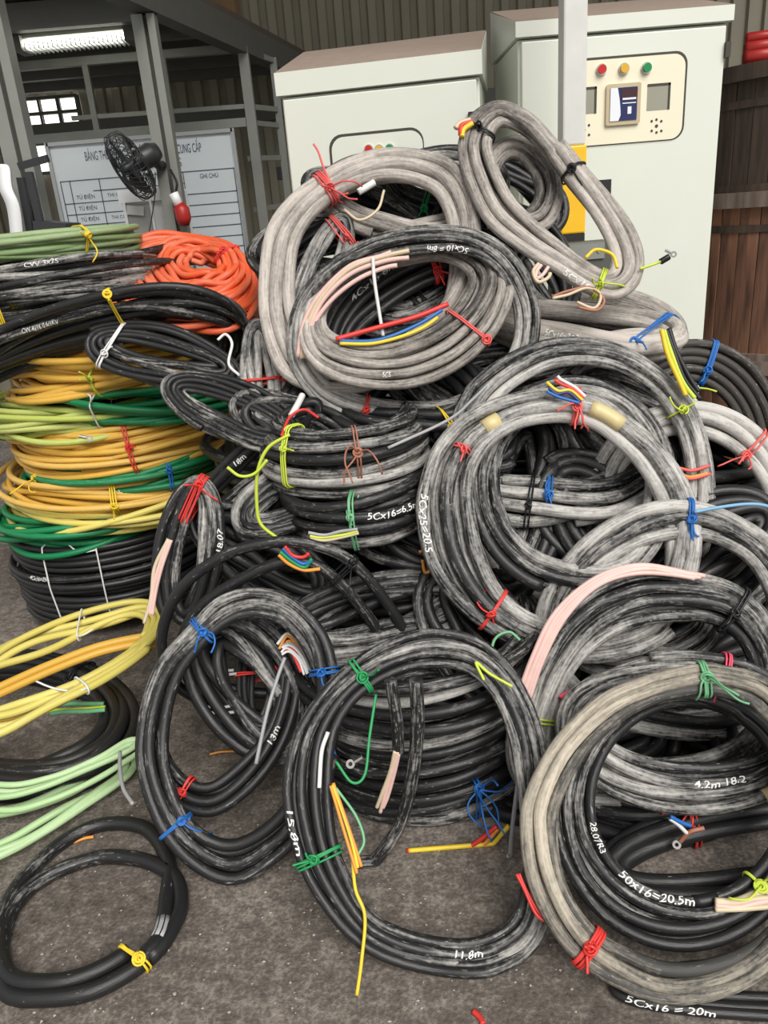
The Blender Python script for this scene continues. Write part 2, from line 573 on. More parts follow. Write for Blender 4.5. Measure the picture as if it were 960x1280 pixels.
def sleeve(c, a, b, colour, rmul=1.06, name='tape_wrap', rough=0.0):
    """tape, plaster or bare patch wrapped round the cable between two pixels"""
    i, j = nearest(c, a), None
    seg = walk(c, i, b)
    p = c['path'][seg]
    if len(p) < 3:
        return
    tube_obj(name, [p], c['r'] * rmul, 'plastic_' + colour, c['root'], c['base'], 9)

def walk(c, i, b, maxlen=400):
    pp = proj(c['path'])
    b = np.asarray(b, float)
    best = None
    for s in (1, -1):
        js = i + s * np.arange(0, 70)
        js = js[(js >= 0) & (js < len(pp))]
        if len(js) < 2: continue
        trav = np.concatenate([[0], np.cumsum(np.hypot(*np.diff(pp[js], axis=0).T))])
        js = js[trav < 1.45 * np.hypot(*(pp[i] - b)) + 4]
        d = np.hypot(*(pp[js] - b).T)
        k = int(np.argmin(d))
        if best is None or d[k] < best[0]:
            best = (d[k], js[:k + 1])
    return best[1]

def lug(c, px, ang=0.0, size=9, lift=0.02):
    """crimped ring terminal on a core end"""
    p = c['unp'](np.array([px], float), lift)[0]
    view = CAM - p; dist = np.linalg.norm(view); view /= dist
    s = size * dist / FPX / 2
    a = RT * math.cos(ang) - UP * math.sin(ang); b = np.cross(view, a)
    V, Fc = [], []
    m_ = 14
    for lay in (-1, 1):
        for rr in (0.45, 1.0):
            for q in range(m_):
                t = 2 * math.pi * q / m_
                V.append(p + s * rr * (math.cos(t) * a + math.sin(t) * b) + view * lay * s * 0.15)
    def ix(l, k, q): return (l * 2 + k) * m_ + q % m_
    for q in range(m_):
        Fc += [[ix(1, 0, q), ix(1, 1, q), ix(1, 1, q + 1), ix(1, 0, q + 1)], [ix(0, 1, q), ix(0, 0, q), ix(0, 0, q + 1), ix(0, 1, q + 1)],
               [ix(0, 1, q), ix(0, 1, q + 1), ix(1, 1, q + 1), ix(1, 1, q)], [ix(0, 0, q + 1), ix(0, 0, q), ix(1, 0, q), ix(1, 0, q + 1)]]
    v, f, uv, cp = tube(np.array([p - a * s * 0.9, p - a * s * 1.8, p - a * s * 3.0]), s * 0.55, 8)
    o = len(V)
    V += list(v); Fc += [[x + o for x in q] for q in f.tolist()] + [[x + o for x in q] for q in cp]
    link('ring_terminal', V, Fc, 'lug_metal', c['root'], c['base'])

def text_mesh(s, shear=0.0, offset=0.0, align='LEFT'):
    cu = bpy.data.curves.new('tmp', 'FONT')
    cu.body = s
    cu.shear = shear
    cu.offset = offset
    cu.align_x = align
    cu.resolution_u = 3
    ob = bpy.data.objects.new('tmp', cu)
    COL.objects.link(ob)
    bpy.context.view_layer.update()
    me = bpy.data.meshes.new_from_object(ob)
    bm = bmesh.new(); bm.from_mesh(me)
    bmesh.ops.triangulate(bm, faces=bm.faces[:])
    for _ in range(3):
        lg = [e_ for e_ in bm.edges if e_.calc_length() > 0.16]
        if not lg: break
        bmesh.ops.subdivide_edges(bm, edges=lg, cuts=1)
        bmesh.ops.triangulate(bm, faces=bm.faces[:])
    v = np.array([q.co[:] for q in bm.verts]) if len(bm.verts) else np.zeros((0, 3))
    bm.verts.index_update()
    f = [[q.index for q in g.verts] for g in bm.faces]
    bm.free()
    bpy.data.objects.remove(ob); bpy.data.curves.remove(cu); bpy.data.meshes.remove(me)
    return v, f

def write(c, s, a, b, height=0.9, shift=0.0):
    """white marker lettering hand-written along the sheath from pixel a towards pixel b"""
    v, f = text_mesh(s, 0.15, 0.012)
    if not len(v):
        return
    i = nearest(c, a)
    seg = walk(c, i, b)
    p = c['path'][seg]
    if len(p) < 2:
        return
    ln = np.concatenate([[0], np.cumsum(np.linalg.norm(np.diff(p, axis=0), axis=1))])
    x0, x1 = v[:, 0].min(), v[:, 0].max()
    x = (v[:, 0] - x0) / (x1 - x0) * ln[-1]
    hh = height * c['r']
    y = (v[:, 1] - 0.35) * hh / 0.72 * 1.3 + shift * c['r']
    y = y + 0.12 * hh * np.sin(x / ln[-1] * 9 + 1) + 0.1 * hh * np.sin(x / ln[-1] * 31)
    pc = np.stack([np.interp(x, ln, p[:, k]) for k in range(3)], -1)
    tt = np.gradient(p, axis=0); tt /= np.linalg.norm(tt, axis=1)[:, None]
    tc = np.stack([np.interp(x, ln, tt[:, k]) for k in range(3)], -1); tc /= np.linalg.norm(tc, axis=1)[:, None]
    view = CAM - pc
    n1 = view - tc * np.sum(view * tc, 1)[:, None]; n1 /= np.linalg.norm(n1, axis=1)[:, None]
    n2 = np.cross(n1, tc)
    R = c['r'] * 1.035
    q = pc + R * (np.cos(y / R)[:, None] * n1 + np.sin(y / R)[:, None] * n2)
    link('marker_writing', q, f, 'marker_white', c['root'], c['base'])

def box_data(c, s, M=None):
    c = np.asarray(c, float); s = np.asarray(s, float) / 2
    v = np.array([[x, y, z] for x in (-1, 1) for y in (-1, 1) for z in (-1, 1)]) * s
    if M is not None: v = v @ np.asarray(M).T
    f = [[0, 1, 3, 2], [4, 6, 7, 5], [0, 4, 5, 1], [2, 3, 7, 6], [0, 2, 6, 4], [1, 5, 7, 3]]
    return v + c, f

def box(name, c, s, mat, parent=None, M=None, bevel=0.0):
    v, f = box_data(c, s, M)
    if parent is None:
        o = np.asarray(c, float) - [0, 0, s[2] / 2]
        ob = link(name, v, f, mat, None, o)
    else:
        ob = link(name, v, f, mat, parent)
    if bevel:
        b = ob.modifiers.new('bevel', 'BEVEL'); b.width = bevel; b.segments = 2
    return ob

def beam(name, p0, p1, w, h, mat, parent=None, up=(0, 0, 1), origin=None):
    p0, p1 = np.asarray(p0, float), np.asarray(p1, float)
    t = p1 - p0; L = np.linalg.norm(t); t /= L
    u = np.asarray(up, float); u = u - t * (u @ t); u /= np.linalg.norm(u)
    s = np.cross(t, u)
    M = np.stack([t, s, u], 1)
    v, f = box_data((p0 + p1) / 2, (L, w, h), M)
    if parent is not None:
        return link(name, v, f, mat, parent, origin if origin is not None else (0, 0, 0))
    o = np.minimum(p0, p1)
    return link(name, v, f, mat, None, o)

# ================================================================== setting
def noise_floor():
    mt, nt, bs = _new('concrete_floor')
    tc = _n(nt, 'ShaderNodeTexCoord')
    def noise(sc, det=6, ro=0.6):
        q = _n(nt, 'ShaderNodeTexNoise'); q.inputs['Scale'].default_value = sc; q.inputs['Detail'].default_value = det
        q.inputs['Roughness'].default_value = ro
        nt.links.new(tc.outputs['Object'], q.inputs['Vector']); return q.outputs[0]
    vo = _n(nt, 'ShaderNodeTexVoronoi'); vo.inputs['Scale'].default_value = 75
    nt.links.new(tc.outputs['Object'], vo.inputs['Vector'])
    a, b, c = noise(1.6), noise(30), noise(120, 4)
    s = _math(nt, 'ADD', _math(nt, 'MULTIPLY', a, 0.45), _math(nt, 'MULTIPLY', b, 0.4))
    s = _math(nt, 'ADD', s, _math(nt, 'MULTIPLY', c, 0.25))
    s = _math(nt, 'ADD', s, _math(nt, 'MULTIPLY', vo.outputs['Distance'], 0.08))
    rp = _n(nt, 'ShaderNodeValToRGB')
    e = rp.color_ramp.elements
    e[0].position = 0.38; e[0].color = (*sr(52, 47, 43), 1)
    e[1].position = 0.82; e[1].color = (*sr(176, 167, 157), 1)
    x = rp.color_ramp.elements.new(0.57); x.color = (*sr(102, 94, 87), 1)
    nt.links.new(s, rp.inputs[0])
    nt.links.new(rp.outputs[0], bs.inputs['Base Color'])
    bs.inputs['Roughness'].default_value = 0.75
    bp = _n(nt, 'ShaderNodeBump'); bp.inputs['Strength'].default_value = 0.7; bp.inputs['Distance'].default_value = 0.012
    nt.links.new(s, bp.inputs['Height']); nt.links.new(bp.outputs[0], bs.inputs['Normal'])
    MATS['concrete_floor'] = mt
noise_floor()

def wood_mat(name, c0, c1):
    mt, nt, bs = _new(name)
    tc = _n(nt, 'ShaderNodeTexCoord'); mp = _n(nt, 'ShaderNodeMapping'); mp.inputs['Scale'].default_value = (14, 14, 1.2)
    nt.links.new(tc.outputs['Object'], mp.inputs[0])
    n1 = _n(nt, 'ShaderNodeTexNoise'); n1.inputs['Scale'].default_value = 2.2; n1.inputs['Detail'].default_value = 6
    nt.links.new(mp.outputs[0], n1.inputs['Vector'])
    rp = _n(nt, 'ShaderNodeValToRGB'); e = rp.color_ramp.elements
    e[0].position = 0.3; e[0].color = (*c0, 1); e[1].position = 0.72; e[1].color = (*c1, 1)
    nt.links.new(n1.outputs[0], rp.inputs[0]); nt.links.new(rp.outputs[0], bs.inputs['Base Color'])
    bs.inputs['Roughness'].default_value = 0.8
    bp = _n(nt, 'ShaderNodeBump'); bp.inputs['Strength'].default_value = 0.4; bp.inputs['Distance'].default_value = 0.004
    nt.links.new(n1.outputs[0], bp.inputs['Height']); nt.links.new(bp.outputs[0], bs.inputs['Normal'])
    MATS[name] = mt
wood_mat('drum_wood', sr(66, 42, 32), sr(150, 106, 82))
wood_mat('drum_wood_dark', sr(46, 38, 33), sr(84, 68, 58))
wood_mat('drum_lid_wood', sr(78, 66, 60), sr(128, 112, 102))
plain_mat('wall_sheet', sr(142, 137, 120), 0.55, 0.2, 0.16, 3)
plain_mat('unseen_roof_sheet', sr(120, 118, 110), 0.6, 0.2, 0.1, 3)
plain_mat('steel_grey', sr(142, 144, 138), 0.5, 0.3, 0.14, 10)
plain_mat('steel_dark', sr(92, 93, 88), 0.55, 0.3, 0.14, 10)
plain_mat('deck_brown', sr(86, 76, 66), 0.8, 0, 0.2, 5)
plain_mat('cabinet_paint', sr(220, 224, 213), 0.38, 0, 0.03, 6)
plain_mat('cabinet_cream', sr(236, 230, 206), 0.4, 0, 0.03, 6)
plain_mat('cabinet_dust', sr(150, 134, 122), 0.9, 0, 0.14, 22)
plain_mat('rubber_black', (0.012, 0.012, 0.013), 0.6)
plain_mat('seam_dark', sr(64, 62, 54), 0.7)
plain_mat('lamp_red', sr(196, 44, 40), 0.2)
plain_mat('lamp_amber', sr(222, 174, 60), 0.2)
plain_mat('lamp_green', sr(34, 138, 80), 0.2)
plain_mat('chrome', (0.7, 0.68, 0.62), 0.25, 1.0)
plain_mat('bezel', sr(196, 180, 150), 0.4, 0.3)
plain_mat('display_blue', sr(44, 52, 96), 0.15, 0, 0.2, 20)
plain_mat('display_maroon', sr(70, 44, 48), 0.2, 0, 0.2, 20)
plain_mat('display_white', sr(232, 236, 242), 0.2, 0, 0.02, 20)
plain_mat('cutout_grey', sr(150, 148, 134), 0.6)
plain_mat('post_grey', sr(208, 208, 204), 0.5, 0.0, 0.1, 16)
plain_mat('post_yellow', sr(244, 190, 30), 0.45, 0, 0.12, 14)
plain_mat('board_white', sr(204, 212, 216), 0.3, 0, 0.05, 4)
plain_mat('board_ink', sr(70, 78, 96), 0.6)
plain_mat('alu', sr(170, 172, 172), 0.4, 0.6)
plain_mat('machine_white', sr(240, 241, 243), 0.4, 0, 0.03, 6)
plain_mat('machine_grey', sr(168, 168, 166), 0.5, 0, 0.05, 6)
plain_mat('paper', sr(214, 214, 210), 0.8)
plain_mat('fan_black', (0.03, 0.032, 0.034), 0.4)
plain_mat('glow_tube', (1.0, 1.0, 0.86), 0.5, 0, 0.0, 5, 9.0)
plain_mat('glow_window', (1.0, 1.0, 0.98), 0.5, 0, 0.0, 5, 2.2)
plain_mat('cardboard', sr(120, 96, 70), 0.9, 0, 0.15, 6)
plain_mat('plug_red', sr(170, 40, 36), 0.4)

# floor
v, f = box_data((0, 4, -0.05), (16, 14, 0.1))
floor = link('floor', v, f, 'concrete_floor', None, (0, 4, -0.1))
tag(floor, kind='structure')

# corrugated back wall: ribbed steel sheets side by side
WY = 7.0
wall = empty('wall_back', (0, WY, 0), kind='structure')
def sheet_mesh(w, z0, z1, pitch=0.13, depth=0.028):
    prof = []
    x = 0.0
    while x < w - 1e-6:
        for dx, dy in ((0, 0), (0.35, 0), (0.45, 1), (0.9, 1)):
            if x + dx * pitch <= w: prof.append((x + dx * pitch, -dy * depth))
        x += pitch
    prof.append((w, 0))
    V = [(a, b, z) for a, b in prof for z in (z0, z1)] 
    n = len(prof)
    V += [(a, b + 0.01, z) for a, b in prof for z in (z0, z1)]
    Fc = [[2 * i, 2 * i + 2, 2 * i + 3, 2 * i + 1] for i in range(n - 1)] + [[2 * n + 2 * i + 1, 2 * n + 2 * i + 3, 2 * n + 2 * i + 2, 2 * n + 2 * i] for i in range(n - 1)]
    return V, Fc
sv, sf = sheet_mesh(0.91, 0, 5.2)
sheet = link('wall_sheet', sv, sf, 'wall_sheet', wall)
sheet.location = (-5.46, 0, 0)
for k in range(1, 11):
    o = sheet.copy(); COL.objects.link(o); o.parent = wall; o.location = (-5.46 + 0.91 * k, 0.004 * (k % 2), 0)
for z in (0.9, 2.2, 3.5):
    v, f = box_data((-0.4, -0.06, z), (10, 0.06, 0.1)); link('wall_rail', v, f, 'steel_dark', wall)
# shed roof, out of view, put in to darken the background
rv, rf = sheet_mesh(0.91, 0, 5.9)
roof = empty('ceiling', (0, 1.6, 5.2), kind='structure')
rs_ = link('unseen_roof_sheet', rv, rf, 'unseen_roof_sheet', roof)
rs_.rotation_euler = (math.radians(-87), 0, 0); rs_.location = (-5.46, 0, 0)
for k in range(1, 11):
    o = rs_.copy(); COL.objects.link(o); o.parent = roof; o.location = (-5.46 + 0.91 * k, 0, 0.003 * (k % 2))

# mezzanine deck over the glazed room
mz = empty('mezzanine', (-2.2, 4.0, 2.36), 'dark steel mezzanine deck with joists over the room at the left', 'mezzanine')
mo = np.array(mz.location)
pA, pB = np.array([-0.98, 4.0, 2.42]), np.array([-0.25, 6.85, 2.42])
beam('edge_beam', pA + (pA - pB) * 0.1, pB, 0.09, 0.15, 'steel_dark', mz, origin=mo)
V = [(-4.6, 4.35, 2.52), (-0.9, 4.35, 2.52), (-0.25, 6.88, 2.52), (-4.6, 6.88, 2.52)]
V += [(x, y, z + 0.04) for x, y, z in V]
link('deck', V, [[3, 2, 1, 0], [4, 5, 6, 7], [0, 1, 5, 4], [1, 2, 6, 5], [2, 3, 7, 6], [3, 0, 4, 7]], 'deck_brown', mz, mo)
for y in (4.6, 5.05, 5.5, 5.95, 6.4):
    xr = np.interp(y, [4.0, 6.85], [-0.98, -0.25]) - 0.05
    beam('joist', (-4.5, y, 2.45), (xr, y, 2.45), 0.06, 0.12, 'steel_dark', mz, origin=mo)

# glazed partition frame
fr = empty('steel_post_frame', (-0.62, 5.35, 0), 'grey steel window framework standing under the mezzanine behind the whiteboard', 'frame')
fo = np.array(fr.location)
def fpx(x, y, Y): return at(x, y, Y)
pb = at(303, 57, 5.35); beam('post', (pb[0], pb[1], 0), (pb[0], pb[1], 2.38), 0.06, 0.06, 'steel_grey', fr, up=(0, 1, 0), origin=fo)
pc_ = at(341, 72, 5.75); beam('post', (pc_[0], pc_[1], 0), (pc_[0], pc_[1], 2.38), 0.045, 0.045, 'steel_grey', fr, up=(0, 1, 0), origin=fo)
for (xa, ya, xb, yb, t_) in ((8, 85, 303, 60, .045), (90, 148, 306, 133, .025), (30, 176, 308, 153, .05)):
    beam('rail', at(xa, ya, 5.35), at(xb, yb, 5.35), t_, t_, 'steel_grey', fr, origin=fo)
for (xa, ya, xb, yb) in ((303, 62, 341, 76), (306, 133, 347, 137), (308, 153, 348, 157), (312, 198, 351, 197), (320, 262, 356, 256)):
    beam('rail', at(xa, ya, 5.35), at(xb, yb, 5.75), .03, .03, 'steel_grey', fr, origin=fo)
for (xa, ya, yb) in ((106, 79, 175), (203, 70, 168)):
    a = at(xa, ya, 5.35); beam('mullion', a, (a[0], a[1], at(xa + 16, yb, 5.35)[2]), .035, .035, 'steel_grey', fr, up=(0, 1, 0), origin=fo)
box('latch', np.array(at(349, 217, 5.7)) - fo, (0.03, 0.05, 0.08), 'rubber_black', fr)

def channel_post(label, x, y, Y, h, w=0.1):
    p = at(x, y, Y)
    e = empty('steel_column', (p[0], p[1], 0), label, 'column')
    box('flange', (-w * 0.3, 0, h / 2), (w * 0.5, w * 0.7, h), 'steel_grey', e)
    box('web', (0.0, 0.02, h / 2), (w * 0.2, w * 0.4, h), 'steel_dark', e)
    box('flange', (w * 0.3, 0, h / 2), (w * 0.34, w * 0.7, h), 'steel_grey', e)
    box('base_plate', (0, 0, 0.006), (w * 1.8, w * 1.8, 0.012), 'steel_dark', e)
    return e, p
postA, pa_ = channel_post('grey double steel column carrying the small black fan', 181, 20, 4.25, 2.34, 0.105)
postD, pd_ = channel_post('grey double steel column at the left edge behind the green coil', -3, 60, 3.9, 2.4, 0.125)

# window in the back wall
w_ = [at(28, 130, WY - 0.05), at(97, 125, WY - 0.05), at(40, 218, WY - 0.05)]
wx0, wx1, wz1, wz0 = w_[0][0] - 0.02, w_[1][0], w_[0][2] + 0.03, w_[2][2]
win = empty('window_1', (wx0, WY - 0.05, wz0), kind='structure')
ww, wh = wx1 - wx0, wz1 - wz0
for i in range(3):
    for j in range(5):
        box('pane', ((i + 0.5) * ww / 3, 0.0, (j + 0.5) * wh / 5), (ww / 3 - 0.035, 0.006, wh / 5 - 0.03), 'glow_window', win)
for i in range(4): box('window_frame', (i * ww / 3, -0.012, wh / 2), (0.03 if i in (0, 2, 3) else 0.018, 0.03, wh), 'steel_dark', win)
for j in range(6): box('window_bar', (ww / 2, -0.008, j * wh / 5), (ww, 0.02, 0.022), 'steel_dark', win)

# fluorescent ceiling light with louvre, and two added glow strips
def lit_strip(label, xa, ya, xb, yb, Y, louv=True, group=None):
    a, b = at(xa, ya, Y), at(xb, yb, Y)
    L = np.linalg.norm(b - a)
    e = empty('ceiling_lit_strip', tuple((a + b) / 2), label, 'light', group)
    e.rotation_euler = (0, -math.atan2(b[2] - a[2], b[0] - a[0]), 0)
    hh = 0.05
    box('housing', (0, 0.05, 0.085), (L + 0.14, 0.18, 0.05), 'steel_dark', e)
    for k in (-1, 1):
        v, f, uv, cp = tube(np.array([(-L / 2, k * 0.04, 0.035), (0, k * 0.04, 0.035), (L / 2, k * 0.04, 0.035)]), 0.018, 8, (0, 0, 1))
        link('tube', v, f.tolist() + cp, 'glow_tube', e)
    if louv:
        for k in range(22):
            box('louvre', (-L / 2 + L * (k + 0.5) / 22, 0, 0.02), (0.006, 0.15, 0.035), 'alu', e)
        for k in (-1, 1): box('end_cap', (k * (L / 2 + 0.03), 0, 0.035), (0.05, 0.16, 0.07), 'steel_dark', e)
    for k in (-0.35, 0.35): box('hanger', (k * L, 0.05, 0.15), (0.012, 0.012, 0.1), 'steel_dark', e)
    return e
lit_strip('lit fluorescent ceiling light with louvre above the whiteboard', 36, 66, 160, 55, 4.8)
lit_strip('short glowing strip added for bright skylight bits, high in the top left corner', 12, 15, 72, 8, 6.2, False)  # glowing strip put where skylight gleams, no lamp hangs there
lit_strip('short glowing strip added for skylight brightness between the corner joists above the louvred lamp', 14, 38, 76, 30, 6.6, False)  # second added strip, its glow stands in for skylight brightness

# boxes on the mezzanine
for k, (x0, x1, y, Y, hh, lb) in enumerate(((205, 250, 22, 4.9, 0.3, 'brown cardboard box on the mezzanine edge nearest the column'),
                                       (256, 300, 34, 5.3, 0.22, 'brown cardboard box on the mezzanine between two others'),
                                       (306, 345, 50, 5.75, 0.2, 'brown cardboard box on the mezzanine farthest from the column'))):
    a, b = at(x0, y, Y), at(x1, y, Y)
    e = empty('cardboard_box', ((a[0] + b[0]) / 2 - 0.22, Y, 2.56), lb, 'box', 'boxes on the mezzanine')
    box('carton', (0, 0, hh / 2), (b[0] - a[0], 0.3, hh), 'cardboard', e)
    box('flap', (0, 0, hh + 0.004), (b[0] - a[0], 0.3, 0.008), 'deck_brown', e)

# whiteboard
bl_, br_ = at(58, 178, 5.0), at(291, 166, 5.0)
bw, bt, bb = br_[0] - bl_[0], (bl_[2] + br_[2]) / 2, 0.85
wb = empty('whiteboard', (bl_[0], 5.0, 0), 'white production schedule board with printed table, standing behind the fan', 'whiteboard')
box('board', (bw / 2, 0.012, (bt + bb) / 2), (bw, 0.02, bt - bb), 'board_white', wb)
for x in (0, bw): box('frame_rail', (x, 0.0, (bt + bb) / 2), (0.02, 0.035, bt - bb + 0.02), 'alu', wb)
for z in (bb, bt): box('frame_rail', (bw / 2, 0.0, z), (bw, 0.035, 0.02), 'alu', wb)
for x in (0.06, bw - 0.06): box('leg', (x, 0.04, bb / 2), (0.03, 0.03, bb), 'alu', wb)
def on_board(x, y):
    q = at(x, y, 5.0); return q[0] - bl_[0], q[2]
def flat_text(s, x0, x1, zc, hgt, mat, parent, y=-0.001, name='lettering'):
    v, f = text_mesh(s)
    X = (v[:, 0] - v[:, 0].min()) / (v[:, 0].max() - v[:, 0].min()) * (x1 - x0) + x0
    Zc = (v[:, 1] - 0.35) * hgt / 0.72 + zc
    return link(name, np.stack([X, np.full(len(X), y), Zc], -1), f, mat, parent)
flat_text('BẢNG THEO DÕI TIẾN ĐỘ SẢN XUẤT VÀ CUNG CẤP', 0.19 * bw, 0.82 * bw, bt - 0.075, 0.05, 'board_ink', wb)
flat_text('TỦ BẢNG ĐIỆN THI CÔNG', 0.33 * bw, 0.70 * bw, bt - 0.145, 0.05, 'board_ink', wb)
LV, LF = [], []
def line(x0, z0, x1, z1, t_=0.0045):
    v, f = box_data(((x0 + x1) / 2, 0.0, (z0 + z1) / 2), (abs(x1 - x0) + t_, 0.003, abs(z1 - z0) + t_))
    o = len(LV); LV.extend(v.tolist()); LF.extend([[q + o for q in g] for g in f])
zr = [bt - 0.2 - 0.062 * k for k in range(14)]
for k, z in enumerate(zr):
    if z > bb + 0.02: line(0.03 * bw if k != 1 else 0.2 * bw, z, 0.98 * bw if k != 1 else 0.7 * bw, z)
for x in (0.03, 0.08, 0.24, 0.41, 0.56, 0.70, 0.98): line(x * bw, bt - 0.2, x * bw, bb + 0.02)
link('table_lines', LV, LF, 'board_ink', wb)
for k in range(1, 9):
    if zr[k] < bb + 0.1: break
    flat_text('TỦ ĐIỆN', 0.10 * bw, 0.20 * bw, zr[k] - 0.03, 0.022, 'board_ink', wb)
    if k % 2: flat_text('THI CÔNG', 0.27 * bw, 0.39 * bw, zr[k] - 0.03, 0.02, 'board_ink', wb)
flat_text('GHI CHÚ', 0.79 * bw, 0.89 * bw, zr[0] - 0.03, 0.026, 'board_ink', wb)

# white machine with recess
ml, mr = at(148, 238, 4.35), at(214, 234, 4.35)
mw, mh = mr[0] - ml[0], (ml[2] + mr[2]) / 2
mc = empty('white_machine', (ml[0], 4.35, 0), 'white box machine with a grey recess in front of the whiteboard', 'machine')
box('body', (mw / 2, 0.2, mh / 2), (mw, 0.38, mh), 'machine_white', mc, bevel=0.008)
box('top_lip', (mw / 2, -0.004, mh - 0.03), (mw + 0.01, 0.02, 0.06), 'machine_white', mc)
box('recess_panel', (mw * 0.32, 0.008, mh - 0.17), (mw * 0.48, 0.012, 0.2), 'machine_grey', mc)
box('recess_frame', (mw * 0.07, -0.002, mh - 0.2), (mw * 0.05, 0.03, 0.3), 'machine_white', mc)
box('recess_frame', (mw * 0.57, -0.002, mh - 0.2), (mw * 0.04, 0.03, 0.3), 'machine_white', mc)
box('paper_sheet', (mw * 0.26, -0.01, mh - 0.1), (mw * 0.32, 0.004, 0.045), 'paper', mc, M=np.array(Matrix.Rotation(0.15, 3, 'Y')))

# wall fan on the column
fc_ = at(163, 208, 4.05)
fan = empty('wall_fan', tuple(fc_), 'small black caged fan mounted on the grey column', 'fan')
fan.rotation_euler = Vector((0.80, 0.42, 0.42)).to_track_quat('Y', 'Z').to_euler()
FR_ = 0.158
paths, cl = [], []
aa = np.linspace(0, 2 * np.pi, 32, endpoint=False)
for rr, yy in ((1, 0), (0.98, 0.03), (0.98, -0.03), (0.7, -0.05), (0.35, -0.058), (0.75, 0.05)):
    paths.append(np.stack([FR_ * rr * np.cos(aa), np.full(32, yy), FR_ * rr * np.sin(aa)], -1)); cl.append(True)
for q in range(36):
    t = 2 * math.pi * q / 36
    rr = np.array([0.15, 0.5, 0.8, 1.0, 1.0, 0.8, 0.4]); yy = np.array([-0.06, -0.056, -0.046, -0.015, 0.015, 0.045, 0.055])
    paths.append(np.stack([FR_ * rr * math.cos(t), yy, FR_ * rr * math.sin(t)], -1)); cl.append(False)
tube_obj('cage', paths, 0.0022, 'fan_black', fan, (0, 0, 0), 5, None, cl)
for q in range(3):
    t0 = q * 2 * math.pi / 3
    V, Fc = [], []
    for i in range(5):
        for j in range(4):
            rr = 0.03 + (FR_ - 0.045) * i / 4; tt = t0 + (j / 3 - 0.5) * (0.7 + 0.5 * i / 4)
            V.append((rr * math.cos(tt), (j / 3 - 0.5) * 0.045, rr * math.sin(tt)))
    n_ = len(V); V += [(x, y + 0.003, z) for x, y, z in V]
    for i in range(4):
        for j in range(3):
            a = i * 4 + j; Fc += [[a, a + 1, a + 5, a + 4], [n_ + a + 4, n_ + a + 5, n_ + a + 1, n_ + a]]
    link('blade', V, Fc, 'fan_black', fan, smooth=True)
v, f, uv, cp = tube(np.array([(0, -0.05, 0), (0, -0.03, 0), (0, 0.0, 0), (0, 0.05, 0), (0, 0.12, 0), (0, 0.16, 0.0)]), 0.05, 14, (0, 0, 1), taper=[0.4, 0.55, 0.5, 1.0, 1.1, 0.7])
link('motor', v, f.tolist() + cp, 'fan_black', fan, smooth=True)
mw_inv = (Matrix.Translation(Vector(fc_)) @ fan.rotation_euler.to_matrix().to_4x4()).inverted()
q0 = mw_inv @ Vector((pa_[0] - 0.02, pa_[1] - 0.05, at(200, 207, 4.2)[2])); q1 = Vector((0, 0.1, 0.0))
v, f, uv, cp = tube(np.array([q1, (q1 + q0) / 2 + Vector((0, 0, -0.02)), q0]), 0.022, 10)
link('arm', v, f.tolist() + cp, 'fan_black', fan, smooth=True)
cpts = [mw_inv @ Vector(at(*q)) for q in ((194, 215, 4.1), (194, 240, 4.1), (190, 270, 4.1), (186, 292, 4.1))]
tube_obj('cord', [catmull([tuple(q) for q in cpts], 16, False)], 0.003, 'fan_black', fan, (0, 0, 0), 6)

# red industrial plug hanging from the column
pp_ = at(228, 268, 4.15)
plug = empty('power_plug', tuple(pp_), 'red round industrial plug hanging beside the white machine', 'plug')
v, f, uv, cp = tube(np.array([(0, 0, -0.05), (0.004, -0.004, -0.02), (0.0, 0, 0.02), (-0.012, 0, 0.045)]), 0.038, 14, (0, -1, 0), taper=[0.7, 1, 1, 0.8]); link('cap', v, f.tolist() + cp, 'plug_red', plug, smooth=True)
v, f, uv, cp = tube(np.array([(-0.012, 0, 0.045), (-0.02, 0, 0.075), (-0.028, 0, 0.1)]), 0.024, 12, (0, -1, 0)); link('collar', v, f.tolist() + cp, 'machine_white', plug, smooth=True)
cq = [np.array(q) - pp_ for q in (at(222, 255, 4.15), at(220, 240, 4.15), at(221, 228, 4.15), at(213, 212, 4.18))]
tube_obj('cord', [catmull(np.array(cq), 20, False)], 0.006, 'rubber_black', plug, (0, 0, 0), 7)

# clutter by the left column
e = empty('plastic_panel', tuple(at(14, 330, 3.7)), 'curved white plastic panel at the left edge behind the green coil', 'panel')
eo = np.array(e.location)
V, Fc = [], []
crv = catmull([at(-4, 205, 3.7), at(10, 208, 3.68), at(14, 235, 3.66), at(24, 262, 3.66), at(30, 320, 3.68)], 24, False)
for q in crv:
    for k in (-0.06, 0.0): V.append(q - eo + np.array([k, -k * 0.3, 0])); V.append(q - eo + np.array([k, 0.02 - k * 0.3, 0]))
for i in range(23):
    a = 4 * i
    Fc += [[a, a + 2, a + 6, a + 4], [a + 1, a + 5, a + 7, a + 3], [a, a + 4, a + 5, a + 1], [a + 2, a + 3, a + 7, a + 6]]
link('shell', V, Fc, 'machine_white', e, smooth=True)
e = empty('folding_stand', tuple(at(60, 330, 3.75)), 'dark metal folding stand leaning behind the light green coil', 'stand')
eo = np.array(e.location)
for (xa, ya, xb, yb) in ((26, 222, 46, 330), (36, 215, 62, 330), (24, 208, 60, 198)):
    beam('strut', at(xa, ya, 3.75), at(xb, yb, 3.75), 0.03, 0.03, 'fan_black', e, up=(0, 1, 0.1), origin=eo)
beam('tray', at(52, 283, 3.8), at(92, 286, 3.8), 0.2, 0.05, 'fan_black', e, origin=eo)

